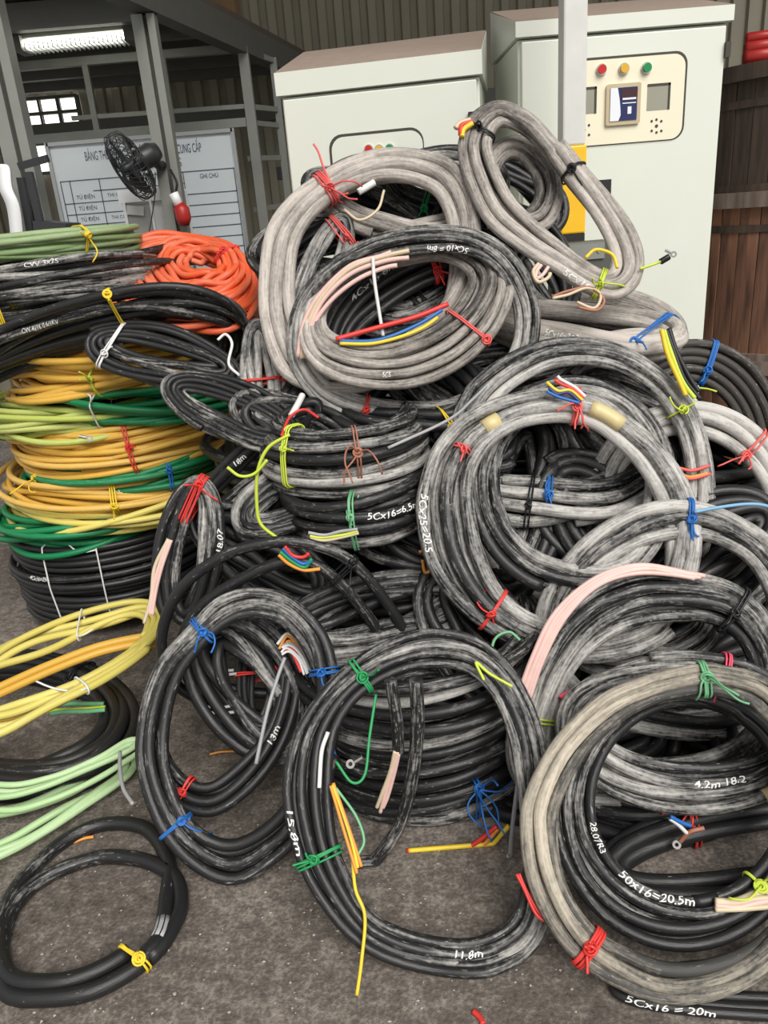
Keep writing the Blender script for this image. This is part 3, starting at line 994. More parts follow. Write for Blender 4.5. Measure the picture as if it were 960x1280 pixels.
# ------------------------------------------------------------------ switchboard cabinets
def rrect(w, h, rad, m_=6):
    out = []
    for cx, cz, a0 in ((w / 2 - rad, h / 2 - rad, 0), (-w / 2 + rad, h / 2 - rad, 90), (-w / 2 + rad, -h / 2 + rad, 180), (w / 2 - rad, -h / 2 + rad, 270)):
        for k in range(m_ + 1):
            a = math.radians(a0 + 90 * k / m_); out.append((cx + rad * math.cos(a), cz + rad * math.sin(a)))
    return out
def plate(name, cx, cz, w, h, rad, y0, y1, mat, parent):
    p = rrect(w, h, rad); n = len(p)
    V = [(cx + a, y0, cz + b) for a, b in p] + [(cx + a, y1, cz + b) for a, b in p]
    Fc = [list(range(n)), list(range(2 * n - 1, n - 1, -1))] + [[i, n + i, n + (i + 1) % n, (i + 1) % n] for i in range(n)]
    return link(name, V, Fc, mat, parent)
def disc(name, cx, y0, y1, cz, rad, mat, parent, m_=18):
    v, f, uv, cp = tube(np.array([(cx, y0, cz), (cx, (y0 + y1) / 2, cz), (cx, y1, cz)]), rad, m_, (0, 0, 1))
    return link(name, v, f.tolist() + cp, mat, parent)
def cap_mesh(name, w, d, z, lip, rise, oh, mat, parent):
    x0, x1, y0, y1 = -oh, w + oh, -oh, d + oh
    V = [(x0, y0, z), (x1, y0, z), (x1, y1, z), (x0, y1, z), (x0, y0, z + lip), (x1, y0, z + lip), (x1, y1, z + lip + rise), (x0, y1, z + lip + rise)]
    return link(name, V, [[3, 2, 1, 0], [0, 1, 5, 4], [1, 2, 6, 5], [2, 3, 7, 6], [3, 0, 4, 7], [4, 5, 6, 7]], mat, parent)

def cabinet(label, pl_, pr_, depth, lip, rise):
    ang = math.atan2(pr_[1] - pl_[1], pr_[0] - pl_[0])
    w = math.hypot(pr_[1] - pl_[1], pr_[0] - pl_[0]); h = (pl_[2] + pr_[2]) / 2
    e = empty('switchboard_cabinet', (pl_[0], pl_[1], 0), label, 'cabinet')
    e.rotation_euler = (0, 0, ang)
    box('body', (w / 2, depth / 2 + 0.02, h / 2), (w, depth, h), 'cabinet_paint', e, bevel=0.004)
    box('plinth', (w / 2, depth / 2 + 0.02, 0.04), (w + 0.01, depth + 0.01, 0.08), 'seam_dark', e)
    c_ = cap_mesh('roof_cap', w, depth + 0.02, h + 0.004, lip, rise, 0.012, 'cabinet_paint', e)
    V = np.array([(-0.01, -0.008, h + lip + 0.006), (w + 0.01, -0.008, h + lip + 0.006), (w + 0.01, depth + 0.02, h + lip + rise + 0.006), (-0.01, depth + 0.02, h + lip + rise + 0.006)])
    V = np.concatenate([V, V - [0, 0, 0.01]])
    link('dust_layer', V, [[0, 1, 2, 3], [7, 6, 5, 4], [0, 4, 5, 1], [1, 5, 6, 2], [2, 6, 7, 3], [3, 7, 4, 0]], 'cabinet_dust', c_)
    d_ = box('door', (w / 2, 0.008, h / 2 + 0.04), (w - 0.02, 0.03, h - 0.1), 'cabinet_paint', e, bevel=0.004)
    M = np.array([[math.cos(ang), -math.sin(ang)], [math.sin(ang), math.cos(ang)]])
    nrm = np.array([math.sin(ang), -math.cos(ang), 0])
    def loc(x, y):
        d = ray((x, y)); t = ((np.array([pl_[0], pl_[1], 0]) - CAM) @ nrm) / (d @ nrm); q = CAM + d * t
        l2 = M.T @ (q[:2] - np.array(pl_[:2])); return l2[0], q[2]
    return e, loc, w, h, d_
cabR, locR, cwR, chR, doorR = cabinet('tall pale green switchboard cabinet with a small display, behind the yellow post', at(648, 46, 3.15), at(911, 31, 3.15), 0.5, 0.048, 0.14)
(x0, z1), (x1, z0) = locR(702, 78), locR(851, 172)
plate('instrument_panel', (x0 + x1) / 2, (z0 + z1) / 2, x1 - x0 + 0.012, z1 - z0 + 0.012, 0.045, -0.0085, -0.001, 'seam_dark', cabR)
ip = plate('instrument_plate', (x0 + x1) / 2 - 0.003, (z0 + z1) / 2 - 0.003, x1 - x0, z1 - z0, 0.042, -0.013, -0.002, 'cabinet_cream', cabR)
for px_, col, nm in (((750, 88), 'lamp_red', 'red'), ((778, 87), 'lamp_amber', 'amber'), ((806, 86), 'lamp_green', 'green')):
    x, z = locR(*px_)
    b_ = disc('lamp_ring', x, -0.013, -0.022, z, 0.019, 'chrome', cabR)
    disc('indicator_lamp', x, -0.02, -0.032, z, 0.0145, col, b_)['label'] = nm + ' indicator lamp'
(dx0, dz1), (dx1, dz0) = locR(756, 107), locR(797, 155)
bz = plate('display_bezel', (dx0 + dx1) / 2, (dz0 + dz1) / 2, dx1 - dx0, dz1 - dz0, 0.008, -0.024, -0.012, 'bezel', cabR)
dw, dh = (dx1 - dx0) * 0.78, (dz1 - dz0) * 0.8; dcx, dcz = (dx0 + dx1) / 2, (dz0 + dz1) / 2
box('screen', (dcx, -0.025, dcz), (dw, 0.004, dh), 'display_blue', bz)
box('screen_band', (dcx + dw * 0.2, -0.0275, dcz + dh * 0.3), (dw * 0.6, 0.002, dh * 0.3), 'display_maroon', bz)
p_ = [(dcx - dw / 2, dcz - dh / 2), (dcx - dw * 0.18, dcz - dh / 2)] + [(dcx - dw * (0.1 + 0.14 * (k / 6)**2) + dw * 0.0, dcz - dh / 2 + dh * k / 6) for k in range(1, 7)] + [(dcx - dw / 2, dcz + dh / 2)]
V = [(a, -0.0275, b) for a, b in p_] + [(a, -0.0265, b) for a, b in p_]; n_ = len(p_)
link('screen_white_patch', V, [list(range(n_)), list(range(2 * n_ - 1, n_ - 1, -1))], 'display_white', bz)  # flat white patch with a curved edge on the left of the screen
box('screen_icon', (dcx + dw * 0.22, -0.0275, dcz - dh * 0.2), (dw * 0.14, 0.002, dh * 0.22), 'display_white', bz)
box('screen_line', (dcx + dw * 0.2, -0.0285, dcz + dh * 0.15), (dw * 0.5, 0.001, dh * 0.06), 'display_white', bz)
box('screen_line', (dcx + dw * 0.2, -0.0285, dcz + dh * 0.02), (dw * 0.5, 0.001, dh * 0.03), 'display_white', bz)
for (a, b) in (((808, 106), (835, 137)), ((716, 111), (744, 142))):
    (x0, z1), (x1, z0) = locR(*a), locR(*b)
    q = box('meter_cutout', ((x0 + x1) / 2, -0.0125, (z0 + z1) / 2), (x1 - x0, 0.003, z1 - z0), 'cutout_grey', cabR)
    box('cutout_edge', ((x0 + x1) / 2, -0.014, z1 - 0.004), (x1 - x0, 0.003, 0.008), 'seam_dark', q)
    box('cutout_edge', (x1 - 0.004, -0.014, (z0 + z1) / 2), (0.008, 0.003, z1 - z0), 'seam_dark', q)
for cx_, cy_ in ((819, 158), (729, 163)):
    for ddx, ddy in ((0, 0), (-6, -6), (6, -6), (-6, 6), (6, 6), (0, -8), (0, 8)):
        x, z = locR(cx_ + ddx, cy_ + ddy); disc('screw_hole', x, -0.012, -0.0145, z, 0.0045 if ddx or ddy else 0.006, 'seam_dark', cabR, 8)
(x0, z1), (x1, z0) = locR(738, 226), locR(762, 262)
box('lock_recess', ((x0 + x1) / 2, -0.009, (z0 + z1) / 2), (x1 - x0, 0.006, z1 - z0), 'rubber_black', cabR)
x, z = locR(908, 63); box('hinge', (cwR - 0.004, -0.012, z), (0.018, 0.02, 0.05), 'seam_dark', cabR)

pL = at(350, 118, 3.22); pR = at(599, 99, 3.08)
cabL, locL, cwL, chL, doorL = cabinet('shorter pale green switchboard cabinet behind the pile, three indicator lamps showing', pL, pR, 0.45, 0.075, 0.14)
(x0, z1), (x1, z0) = locL(413, 172), locL(532, 262)
plate('instrument_panel', (x0 + x1) / 2, (z0 + z1) / 2, x1 - x0 + 0.014, z1 - z0 + 0.014, 0.05, -0.0085, -0.001, 'seam_dark', cabL)
plate('instrument_plate', (x0 + x1) / 2 + 0.003, (z0 + z1) / 2 - 0.003, x1 - x0, z1 - z0, 0.046, -0.012, -0.002, 'cabinet_paint', cabL)
for px_, col, nm in (((462, 187), 'lamp_red', 'red'), ((475, 187), 'lamp_amber', 'amber'), ((488, 186), 'lamp_green', 'green')):
    x, z = locL(*px_)
    b_ = disc('lamp_ring', x, -0.012, -0.02, z, 0.017, 'chrome', cabL)
    disc('indicator_lamp', x, -0.019, -0.03, z, 0.013, col, b_)['label'] = nm + ' indicator lamp'
x, z = locL(592, 148); box('lock', (x, -0.012, z), (0.035, 0.03, 0.04), 'rubber_black', cabL)

# ------------------------------------------------------------------ yellow and grey post in front of the right cabinet
pz = at(714, 183, 2.82)
po = empty('painted_post', (pz[0], pz[1], 0), 'square grey post with a yellow painted foot in front of the tall cabinet', 'post')
box('upper_post', (0, 0, pz[2] + 1.0), (0.076, 0.076, 2.0), 'post_grey', po, bevel=0.006)
zb = at(712, 292, 2.82)[2]
box('yellow_section', (0, 0, (pz[2] + zb) / 2), (0.084, 0.084, pz[2] - zb), 'post_yellow', po, bevel=0.006)
box('dark_foot', (0, 0, zb / 2), (0.08, 0.08, zb), 'rubber_black', po)
bx_ = at(722, 302, 2.75)
bk = empty('junction_box', (bx_[0], 2.78, 0), 'grey steel junction box fixed low on the painted post', 'box')
box('case', (0.0, -0.05, bx_[2] - 0.09), (0.19, 0.1, 0.18), 'steel_dark', bk, bevel=0.004)
box('lid', (-0.01, -0.103, bx_[2] - 0.03), (0.16, 0.01, 0.05), 'steel_grey', bk)
for sx in (-0.07, 0.05): disc('screw', sx, -0.104, -0.112, bx_[2] - 0.03, 0.006, 'chrome', bk, 8)
box('support_leg', (0, -0.03, (bx_[2] - 0.18) / 2), (0.04, 0.04, bx_[2] - 0.18), 'steel_dark', bk)

# ------------------------------------------------------------------ wooden cable drums at the right
def drum(label, cx, cy, z0, z1, rad, mat, lidmat, nst=34):
    e = empty('wooden_drum', (cx, cy, z0), label, 'drum', 'wooden drums stacked at the right')
    h = z1 - z0
    n = nst
    V0, F0 = [], []
    a = math.pi / n * 0.96
    pts = []
    for rr in (rad - 0.03, rad - 0.012):
        for t in (-a, 0, a): pts.append((rr * math.cos(t), rr * math.sin(t)))
    V0 = [(x, y, z) for z in (0.03, h - 0.05) for x, y in pts]
    F0 = [[3, 4, 10, 9], [4, 5, 11, 10], [0, 6, 7, 1], [1, 7, 8, 2], [0, 3, 9, 6], [2, 8, 11, 5], [6, 9, 10, 7], [7, 10, 11, 8], [0, 1, 4, 3], [1, 2, 5, 4]]
    st = link('stave', V0, F0, mat, e)
    for k in range(n):
        o = st if k == 0 else st.copy()
        if k: COL.objects.link(o); o.parent = e
        o.rotation_euler = (0, 0, 2 * math.pi * k / n); o.scale = (1 + 0.008 * math.sin(k * 2.7), 1, 1)
    def ring(nm, r0, r1, za, zb_, mt):
        m_ = 48; V, Fc = [], []
        for q in range(m_):
            t = 2 * math.pi * q / m_; c_, s_ = math.cos(t), math.sin(t)
            V += [(r0 * c_, r0 * s_, za), (r1 * c_, r1 * s_, za), (r1 * c_, r1 * s_, zb_), (r0 * c_, r0 * s_, zb_)]
        for q in range(m_):
            i, j = 4 * q, 4 * ((q + 1) % m_)
            for k in range(4): Fc.append([i + k, j + k, j + (k + 1) % 4, i + (k + 1) % 4])
        return link(nm, V, Fc, mt, e)
    ring('lower_flange', 0.02, rad + 0.01, 0.0, 0.03, lidmat)
    ring('upper_flange', 0.02, rad + 0.03, h - 0.06, h, lidmat)
    ring('hoop', rad - 0.014, rad - 0.004, h - 0.16, h - 0.13, 'drum_wood_dark')
    return e
dR = 0.48
dl = at(887, 360, 3.55)
dcx_, dcy_ = dl[0] + dR * 0.93, 3.75
z_a, z_b, z_c = 0.66, at(905, 243, 3.35)[2], at(930, 76, 3.45)[2]
drum('brown wooden drum at the bottom of the right-hand stack', dcx_ + 0.02, dcy_, 0.0, z_a, dR, 'drum_wood', 'drum_lid_wood')
drum('brown wooden drum with upright staves, middle of the right-hand stack', dcx_, dcy_, z_a, z_b, dR, 'drum_wood', 'drum_lid_wood')
drum('dark weathered wooden drum on top of the right-hand stack', dcx_ + 0.03, dcy_ + 0.05, z_b, z_c, dR - 0.02, 'drum_wood_dark', 'drum_wood_dark')
rc = at(950, 66, 3.6)
e = empty('red_fitting', (rc[0] + 0.04, dcy_ - 0.15, z_c), 'rusty red metal fitting on the top wooden drum', 'fitting')
for k in range(3):
    v, f, uv, cp = tube(np.array([(-0.1, 0, 0.03 + 0.035 * k), (0, 0, 0.035 + 0.035 * k), (0.12, 0, 0.03 + 0.035 * k)]), 0.03 - 0.005 * k, 10, (0, 0, 1)); link('pipe', v, f.tolist() + cp, 'plug_red', e, smooth=True)

# ================================================================== the big pile of black cable coils
# ---- front row, standing on the floor
cFL = coil('slack two-turn black cable loop lying on the floor at the lower left, yellow tie',
     [(150,1029),(184,1037),(206,1065),(212,1099),(199,1140),(172,1185),(112,1222),(56,1234),(11,1222),(2,1162),(22,1110),(67,1061),(112,1035)],
     [(150,1071),(187,1078),(217,1095),(226,1120),(219,1150),(188,1192),(120,1232),(58,1242),(8,1236),(0,1185),(15,1135),(56,1097),(112,1074)],
     2, h=0.016, layers=1, rpx=8.2, dust=0.16, bulge=0.0, jit=0.0, phase=0.40, tend=0.01, group='black loops on the floor')
tie(cFL, (172,1193), 'yellow', n=3, tails=1, tail=0.03, maxd=0.06)
sleeve(cFL, (188,1168), (200,1150), 'grey', 1.03)

cF1 = coil('tall oval black coil standing at front left, four blue ties',
     [(310,737),(355,744),(392,772),(420,817),(432,880),(420,960),(392,1030),(350,1078),(293,1110),(238,1086),(196,1035),(171,960),(174,895),(197,829),(238,784),(272,750)],
     [(315,775),(345,780),(368,798),(385,830),(394,880),(385,945),(362,995),(330,1030),(292,1048),(258,1040),(230,1010),(212,955),(214,898),(230,845),(262,803),(288,783)],
     3, off=0.03, pl=(1.33,1.72), dust=0.22, rpx=9, phase=0.3)
for q in ((255,790),(214,1030),(400,842),(372,895)): tie(cF1, q, 'blue', n=3, tails=2, tail=0.07, maxd=0.14)
cF1b = coil('black coil nested inside the tall oval front-left coil, marked 13m',
     [(355,775),(375,830),(370,890),(350,945),(312,995),(265,1025),(215,1010),(190,955),(188,890),(212,815),(262,772),(315,758)],
     [(345,810),(350,850),(340,895),(318,935),(285,965),(258,975),(228,962),(206,930),(207,880),(232,830),(285,800),(322,793)],
     3, pl=(1.46,1.84), dust=0.18, layers=3, phase=0.75)
write(cF1b, '13m', (331,925), (345,905), 1.0)
tie(cF1b, (228,995), 'red', n=3, tails=1, tail=0.05, maxd=0.12)
wires(cF1b, [(382,838),(372,815),(358,800),(352,812)], ['red','red','orange','orange','white'], 2.0, 4, lift=0.05)
wires(cF1b, [(384,842),(376,822),(362,808),(346,816)], ['white','white','white','grey'], 1.6, 4, lift=0.055)
wires(cF1b, [(356,822),(346,850),(334,890),(320,955)], ['grey'], 2.4, 0, name='white_cord', lift=0.05)
cF1c = coil('narrow black coil seen edge-on inside the tall oval front-left coil', ell(325,850,30,66,4), ell(327,848,8,48,4), 3, pl=(1.62,1.86), dust=0.12, layers=3)
wires(cF1c, [(262,840),(278,842),(298,840)], ['grey','grey'], 2.0, 6, lift=0.0)
wires(cF1c, [(258,858),(276,864),(296,868)], ['grey'], 2.0, 6, lift=0.0)
wires(cF1c, [(246,884),(270,888),(298,886)], ['grey','grey'], 2.0, 10, lift=0.0)
tie(cF1c, (252,829), 'red', n=2, tails=0, maxd=0.2)

cF2 = coil('round black coil standing front centre, green ties at left and top',
     [(546,787),(600,799),(645,840),(678,910),(692,990),(695,1070),(690,1130),(668,1185),(625,1215),(580,1222),(503,1209),(446,1180),(399,1126),(369,1068),(351,991),(361,926),(399,864),(446,822),(496,797)],
     [(540,838),(580,842),(612,868),(635,920),(647,990),(652,1060),(650,1110),(640,1145),(610,1166),(570,1173),(510,1162),(465,1138),(438,1095),(420,1045),(415,985),(420,920),(440,882),(470,858),(505,843)],
     4, off=0.0, skew=0.1, dust=0.27, rpx=8, layers=2, phase=0.33)
tie(cF2, (392,1079), 'green', n=4, tails=2, tail=0.05, maxd=0.11)
tie(cF2, (452,845), 'green', n=3, tails=1, tail=0.05, maxd=0.11)
wires(cF2, [(470,868),(462,920),(456,968),(440,978),(420,952)], ['green'], 1.8, 0, name='twine', lift=0.02)
wires(cF2, [(415,980),(435,1040),(452,1092)], ['orange','yellow','orange'], 2.0, 4, lift=0.02)
wires(cF2, [(440,1060),(444,1110),(456,1145),(452,1200),(446,1244)], ['yellow'], 2.0, 0, name='twine', lift=0.012)
wires(cF2, [(420,985),(445,1020),(455,1050),(448,1068)], ['mint'], 1.7, 0, name='twine', lift=0.02)
write(cF2, '15.8m', (352,1010), (366,1068), 0.9)
write(cF2, '11.8m', (566,1195), (608,1195), 1.0)
sleeve(cF2, (422,905), (419,918), 'beige', 1.05)
wires(cF2, [(410,915),(402,940),(399,985)], ['white'], 2.6, 0, lift=0.006)

cF3 = coil('pale dusty cream coil standing at front right, red tie at its foot',
     [(896,832),(854,833),(797,848),(744,872),(691,926),(656,996),(652,1042),(659,1095),(680,1148),(712,1194),(755,1229),(818,1256),(880,1252),(950,1225),(1010,1170),(1045,1090),(1045,1000),(1015,910),(960,850)],
     [(893,868),(860,868),(815,880),(772,905),(725,955),(702,1005),(698,1045),(705,1090),(722,1130),(752,1165),(790,1185),(830,1200),(880,1200),(935,1180),(975,1140),(998,1080),(998,1010),(975,940),(940,885)],
     3, 'cable_cream', pl=(0.97,1.40), dust=0.4, rpx=9, dslot=[0.26,0.42,0.4], phase=0.79, layers=2)
tie(cF3, (740,1190), 'red', n=4, tails=2, tail=0.04, maxd=0.12, r=0.003)
tie(cF3, (880,850), 'mint', n=4, tails=3, tail=0.09, maxd=0.12)
wires(cF3, [(690,1155),(672,1140),(655,1110),(645,1080)], ['red','red'], 1.8, 4, name='twine', lift=-0.03)

cF4 = coil('dark coil inside the pale front-right coil, marked 50x16',
     ell(852,1020,166,169), ell(862,1000,116,118), 4, pl=(1.05,1.50), dust=0.22, layers=2, phase=0.08, rpx=9)
write(cF4, '50x16=20.5m', (776,1084), (868,1122), 1.1, 0.15)
write(cF4, '28.07R3', (748,1030), (766,1066), 0.9, 0.1)
sleeve(cF4, (868,1128), (896,1132), 'black', 1.1)
wires(cF4, [(894,1131),(920,1130),(945,1126),(975,1120)], ['beige','beige','blush','beige'], 3.0, 5.5, lift=0.0)
tie(cF4, (945,1110), 'lime', n=2, tails=2, tail=0.08, maxd=0.1)
cF5 = coil('grey coil with drooping arcs between the pale front coil and the pink-cored coil',
     ell(855,915,165,101,3), ell(862,908,112,46,3), 4, off=0.01, dust=0.3, rpx=9, layers=2, phase=0.95)
cF7 = coil('black coil with arcs rising to the right behind the 50x16 coil', ell(935,1072,200,74,-8), ell(937,1066,152,26,-8), 3, pl=(1.14,1.42), phase=0.25, dust=0.16, rpx=9)
write(cF5, '4.2m 18.2', (868,984), (928,974), 0.9)
sleeve(cF5, (950,992), (975,984), 'tape', 1.1)
tie(cF5, (905,880), 'pink', n=3, tails=2, tail=0.09, maxd=0.14)
cF6 = coil('black coil flat on the floor under the pale coil at the lower right corner',
     ell(1055,1240,292,44), ell(1055,1232,250,16), 3, h=0.0, phase=0.25, dust=0.12, layers=1, rpx=7.5, group='black loops on the floor')

write(cF6, '5Cx16 = 20m', (782,1250), (885,1274), 0.9, -0.2)

# ---- right flank
cR1 = coil('grey coil with pink stripped cores along its left shoulder',
     [(800,705),(882,716),(930,738),(970,790),(990,860),(985,920),(950,965),(880,995),(790,1005),(700,1000),(650,985),(632,943),(641,880),(662,825),(691,768),(735,728)],
     [(815,778),(868,775),(905,787),(930,815),(942,865),(935,905),(905,930),(860,945),(790,950),(735,945),(702,935),(692,915),(700,880),(715,845),(740,815),(775,790)],
     4, off=0.08, pl=(1.42,1.66), dust=0.34, rpx=8.6, phase=0.35)
tie(cR1, (920,752), 'black', n=2, tails=1, tail=0.08, maxd=0.13, r=0.003)
wires(cR1, [(654,872),(672,825),(700,770),(745,727),(800,710),(855,718),(880,724)], ['blush','blush','blush','blush','blush'], 3.0, 5, lift=0.0, fan=-0.6)
sleeve(cR1, (646,885), (655,860), 'white', 1.1)
tie(cR1, (662,893), 'lime', n=2, tails=2, tail=0.13, maxd=0.11)
cR2 = coil('grey coil with a blue tie arching above the pink-cored coil',
     [(864,625),(915,640),(965,675),(1005,740),(1010,820),(980,890),(900,930),(800,930),(710,900),(670,850),(663,802),(677,735),(716,683),(764,649),(811,630)],
     [(862,672),(900,683),(935,710),(955,760),(960,815),(930,860),(880,880),(805,880),(740,862),(712,835),(706,800),(716,752),(746,712),(785,688),(822,674)],
     3, off=0.10, pl=(1.6,1.8), dust=0.38, rpx=8.8, phase=0.5)
tie(cR2, (866,648), 'blue', n=4, tails=2, tail=0.06, maxd=0.11)
wires(cR2, [(868,640),(900,634),(935,630),(960,633),(985,645)], ['skyblue'], 2.0, 0, name='twine', lift=0.01)
cR3 = coil('dusty coil seen through the pink-cored coil, its arcs curving upward',
     ell(800,790,100,62,-8), ell(795,775,62,22,-8), 3, off=0.2, dust=0.42, rpx=9)
cM1 = coil('large pale dusty coil leaning at centre right, red twine tying its top',
     [(692,490),(740,497),(782,522),(830,565),(866,625),(878,700),(862,770),(810,815),(730,830),(650,812),(586,774),(538,716),(519,650),(519,606),(534,558),(572,520),(629,498)],
     [(700,528),(735,532),(762,548),(797,582),(822,630),(830,690),(815,740),(775,770),(720,780),(665,768),(625,735),(602,685),(594,640),(594,610),(603,582),(626,555),(660,535)],
     3, off=0.05, pl=(1.62,1.98), dust=0.42, rpx=9.6, phase=0.38)
tie(cM1, (720,510), 'salmon', n=4, tails=4, tail=0.08, maxd=0.11)
tie(cM1, (603,778), 'red', n=3, tails=2, tail=0.08, maxd=0.11)
tie(cM1, (585,562), 'salmon', n=3, tails=3, tail=0.03, maxd=0.03)
sleeve(cM1, (600,533), (618,522), 'tape', 1.12)
sleeve(cM1, (742,508), (780,535), 'tape', 1.12)
wires(cM1, [(728,500),(714,490),(698,486),(686,478)], ['blue','navy','yellow','red','white'], 2.0, 4, lift=0.02, fan=0.8)
write(cM1, '5Cx25=20.5', (523,618), (530,690), 0.8)
cM2 = coil('curved grey coil just inside the big centre-right coil',
     ell(715,612,130,137), ell(716,606,92,96), 3, off=0.12, dust=0.36, rpx=8.5)
cM3 = coil('flat grey coil seen through the big centre-right coil, black wire tie',
     ell(690,582,150,84,-3), ell(690,572,112,24,-3), 4, pl=(1.86,2.3), dust=0.34, rpx=7.5)
tie(cM3, (665,628), 'black', n=2, tails=1, tail=0.06, maxd=0.1)
tie(cM3, (690,585), 'blue', n=4, tails=3, tail=0.05, maxd=0.1)
cM4 = coil('pale arched coil behind the big centre-right coil, lime string at its right',
     [(716,422),(768,429),(816,455),(858,496),(880,544),(890,606),(885,680),(850,740),(780,770),(690,770),(620,740),(570,680),(555,610),(560,545),(581,488),(622,453),(668,430)],
     [(718,457),(762,463),(800,482),(832,515),(852,560),(858,612),(850,670),(820,710),(765,732),(700,732),(645,710),(608,665),(595,610),(598,550),(614,512),(644,482),(680,463)],
     3, off=0.08, pl=(1.83,2.12), dust=0.42, rpx=7.6, phase=0.5)
tie(cM4, (862,508), 'lime', n=2, tails=3, tail=0.12, maxd=0.1)
wires(cM4, [(832,412),(840,440),(855,475),(872,500)], ['black','black','lime','yellow'], 2.8, 4.5, lift=0.03)
cM5 = coil('brown-grey coil at the far right edge with a blue twist tie, beside the wooden drum',
     ell(865,560,117,136), ell(855,566,70,92), 5, 'cable_tan', off=0.28, pl=(2.2,2.3), dust=0.26, rpx=6.6)
tie(cM5, (890,446), 'blue', n=5, tails=2, tail=0.05, maxd=0.14)
cM6 = coil('pale coil slanting down at the right edge under the brown-grey coil',
     ell(862,642,134,142), ell(858,646,96,102), 3, off=0.14, pl=(1.9,2.08), dust=0.46, rpx=9)
tie(cM6, (905,610), 'salmon', n=3, tails=4, tail=0.1, maxd=0.12)

# ---- middle of the pile
cC1 = flat('flat dark grey coil in the middle of the pile under the yellow-green string', 432, 542, 626, 1.84, 196, 6, 2, 'cable_black', 7.0, 0.3, PILE, 0.5, tilt=(0.02, 0.0))
tie(cC1, (352,556), 'lime', n=3, tails=1, tail=0.05, maxd=0.12)
wires(cC1, [(362,543),(335,560),(322,590),(321,630),(326,655),(347,673)], ['lime'], 2.2, 0, name='twine', lift=0.04)
wires(cC1, [(284,584),(300,595),(318,592),(334,575)], ['lime'], 2.0, 0, name='twine', lift=0.05)
tie(cC1, (446,545), 'brown', n=2, tails=3, tail=0.12, maxd=0.12)
cC2 = flat('flat dark coil below the middle one, marked 5Cx16=6.5m', 450, 622, 690, 1.80, 190, 4, 2, 'cable_black', 7.6, 0.22, PILE, 0.6, tilt=(0.05, 0.0))
write(cC2, '5Cx16=6.5m', (458,640), (514,625), 0.9)
tie(cC2, (440,668), 'mint', n=3, tails=3, tail=0.07, maxd=0.12)
wires(cC2, [(448,664),(428,668),(405,672),(385,668)], ['beige','lime','grey'], 2.2, 4, lift=0.03)
cC3 = flat('dark coil below centre behind the thin loops, white writing on its turns', 500, 735, 835, 1.82, 190, 5, 2, 'cable_black', 7.2, 0.22, PILE, 0.7, tilt=(0.14, 0.0))
write(cC3, '16.5m', (470,775), (500,768), 0.9)
write(cC3, '25m', (520,752), (545,742), 0.9)
cC4 = flat('stack of dark turns seen through the front centre coil', 540, 868, 1062, 1.44, 290, 11, 2, 'cable_black', 7.4, 0.26, PILE, 0.6, tilt=(0.10, 0.0))
wires(cC4, [(488,850),(496,900),(498,940)], ['black'], 7.5, 0, name='cable_end', lift=0.05, sheath=True)
wires(cC4, [(497,940),(490,965),(480,995),(474,1015)], ['blush','blush','beige'], 2.4, 4.5, lift=0.06)
wires(cC4, [(520,850),(522,910),(515,970),(500,1030),(470,1075),(450,1096)], ['black'], 8.0, 0, name='cable_end', lift=0.055, sheath=True)
wires(cC4, [(512,1100),(555,1085),(600,1060),(635,1025)], ['red','orange','yellow'], 2.8, 6, lift=0.03)
tie(cC4, (622,1055), 'blue', n=4, tails=7, tail=0.12, maxd=0.12)
wires(cC4, [(650,960),(640,1040),(634,1118)], ['grey'], 2.6, 0, name='white_cord', lift=0.07)
lug(cC4, (438,955), 2.6, 11, 0.05)
cC5 = coil('pair of thin black loops arching over the tall front-left coil',
     [(350,677),(400,683),(440,703),(475,742),(505,792),(505,840),(470,880),(390,895),(300,890),(225,860),(202,810),(212,760),(240,722),(290,690)],
     [(350,703),(388,704),(420,724),(448,755),(472,790),(475,825),(450,850),(390,865),(310,865),(245,845),(225,815),(235,780),(258,752),(300,725)],
     2, off=0.0, pl=(1.76,1.76), layers=1, rpx=7.0, dust=0.22, bulge=0.0, jit=0.0, phase=0.5)
tie(cC5, (428,718), 'black', n=3, tails=2, tail=0.12, maxd=0.07)
wires(cC5, [(352,688),(365,700),(380,706),(392,700)], ['red','blue','green','orange'], 2.4, 6, lift=0.0)
cC6 = coil('black coil standing edge-on beside the yellow stack, red tie on top',
     ell(237,690,44,98,8), ell(239,690,9,66,8), 3, pl=(1.82,1.96), dust=0.28, rpx=7.5, layers=3)
tie(cC6, (254,598), 'red', n=5, tails=3, tail=0.06, maxd=0.16)
write(cC6, '18.07', (272,690), (275,660), 0.9)
wires(cC6, [(212,675),(198,710),(190,745),(184,780)], ['blush','blush','beige'], 2.2, 4, lift=0.02)
cC7 = coil('dark coil bundle slanting beside the yellow-green string, pale scuffs', ell(335,660,150,34,-52), ell(335,660,110,5,-52), 3, pl=(2.04,2.0), dust=0.26, rpx=8.5)
cC8 = coil('dark coil bundle slanting up behind the yellow-green string, marked 18m', ell(312,585,125,30,-44), ell(312,585,88,5,-44), 3, pl=(2.12,2.1), dust=0.18, rpx=8)
write(cC8, '18m', (288,575), (302,562), 0.9)
cC9 = coil('dark coil of thin turns between the green coil and the pile', ell(292,515,96,40,22), ell(292,515,64,7,22), 5, off=0.2, dust=0.2, rpx=6)
cC10 = coil('pale scuffed upright coil at the left flank under the top coil, red tie', ell(330,466,30,66,-6), ell(330,466,2,46,-6), 3, pl=(2.18,2.34), dust=0.42, rpx=7)
tie(cC10, (352,470), 'red', n=3, tails=2, tail=0.06, maxd=0.12)

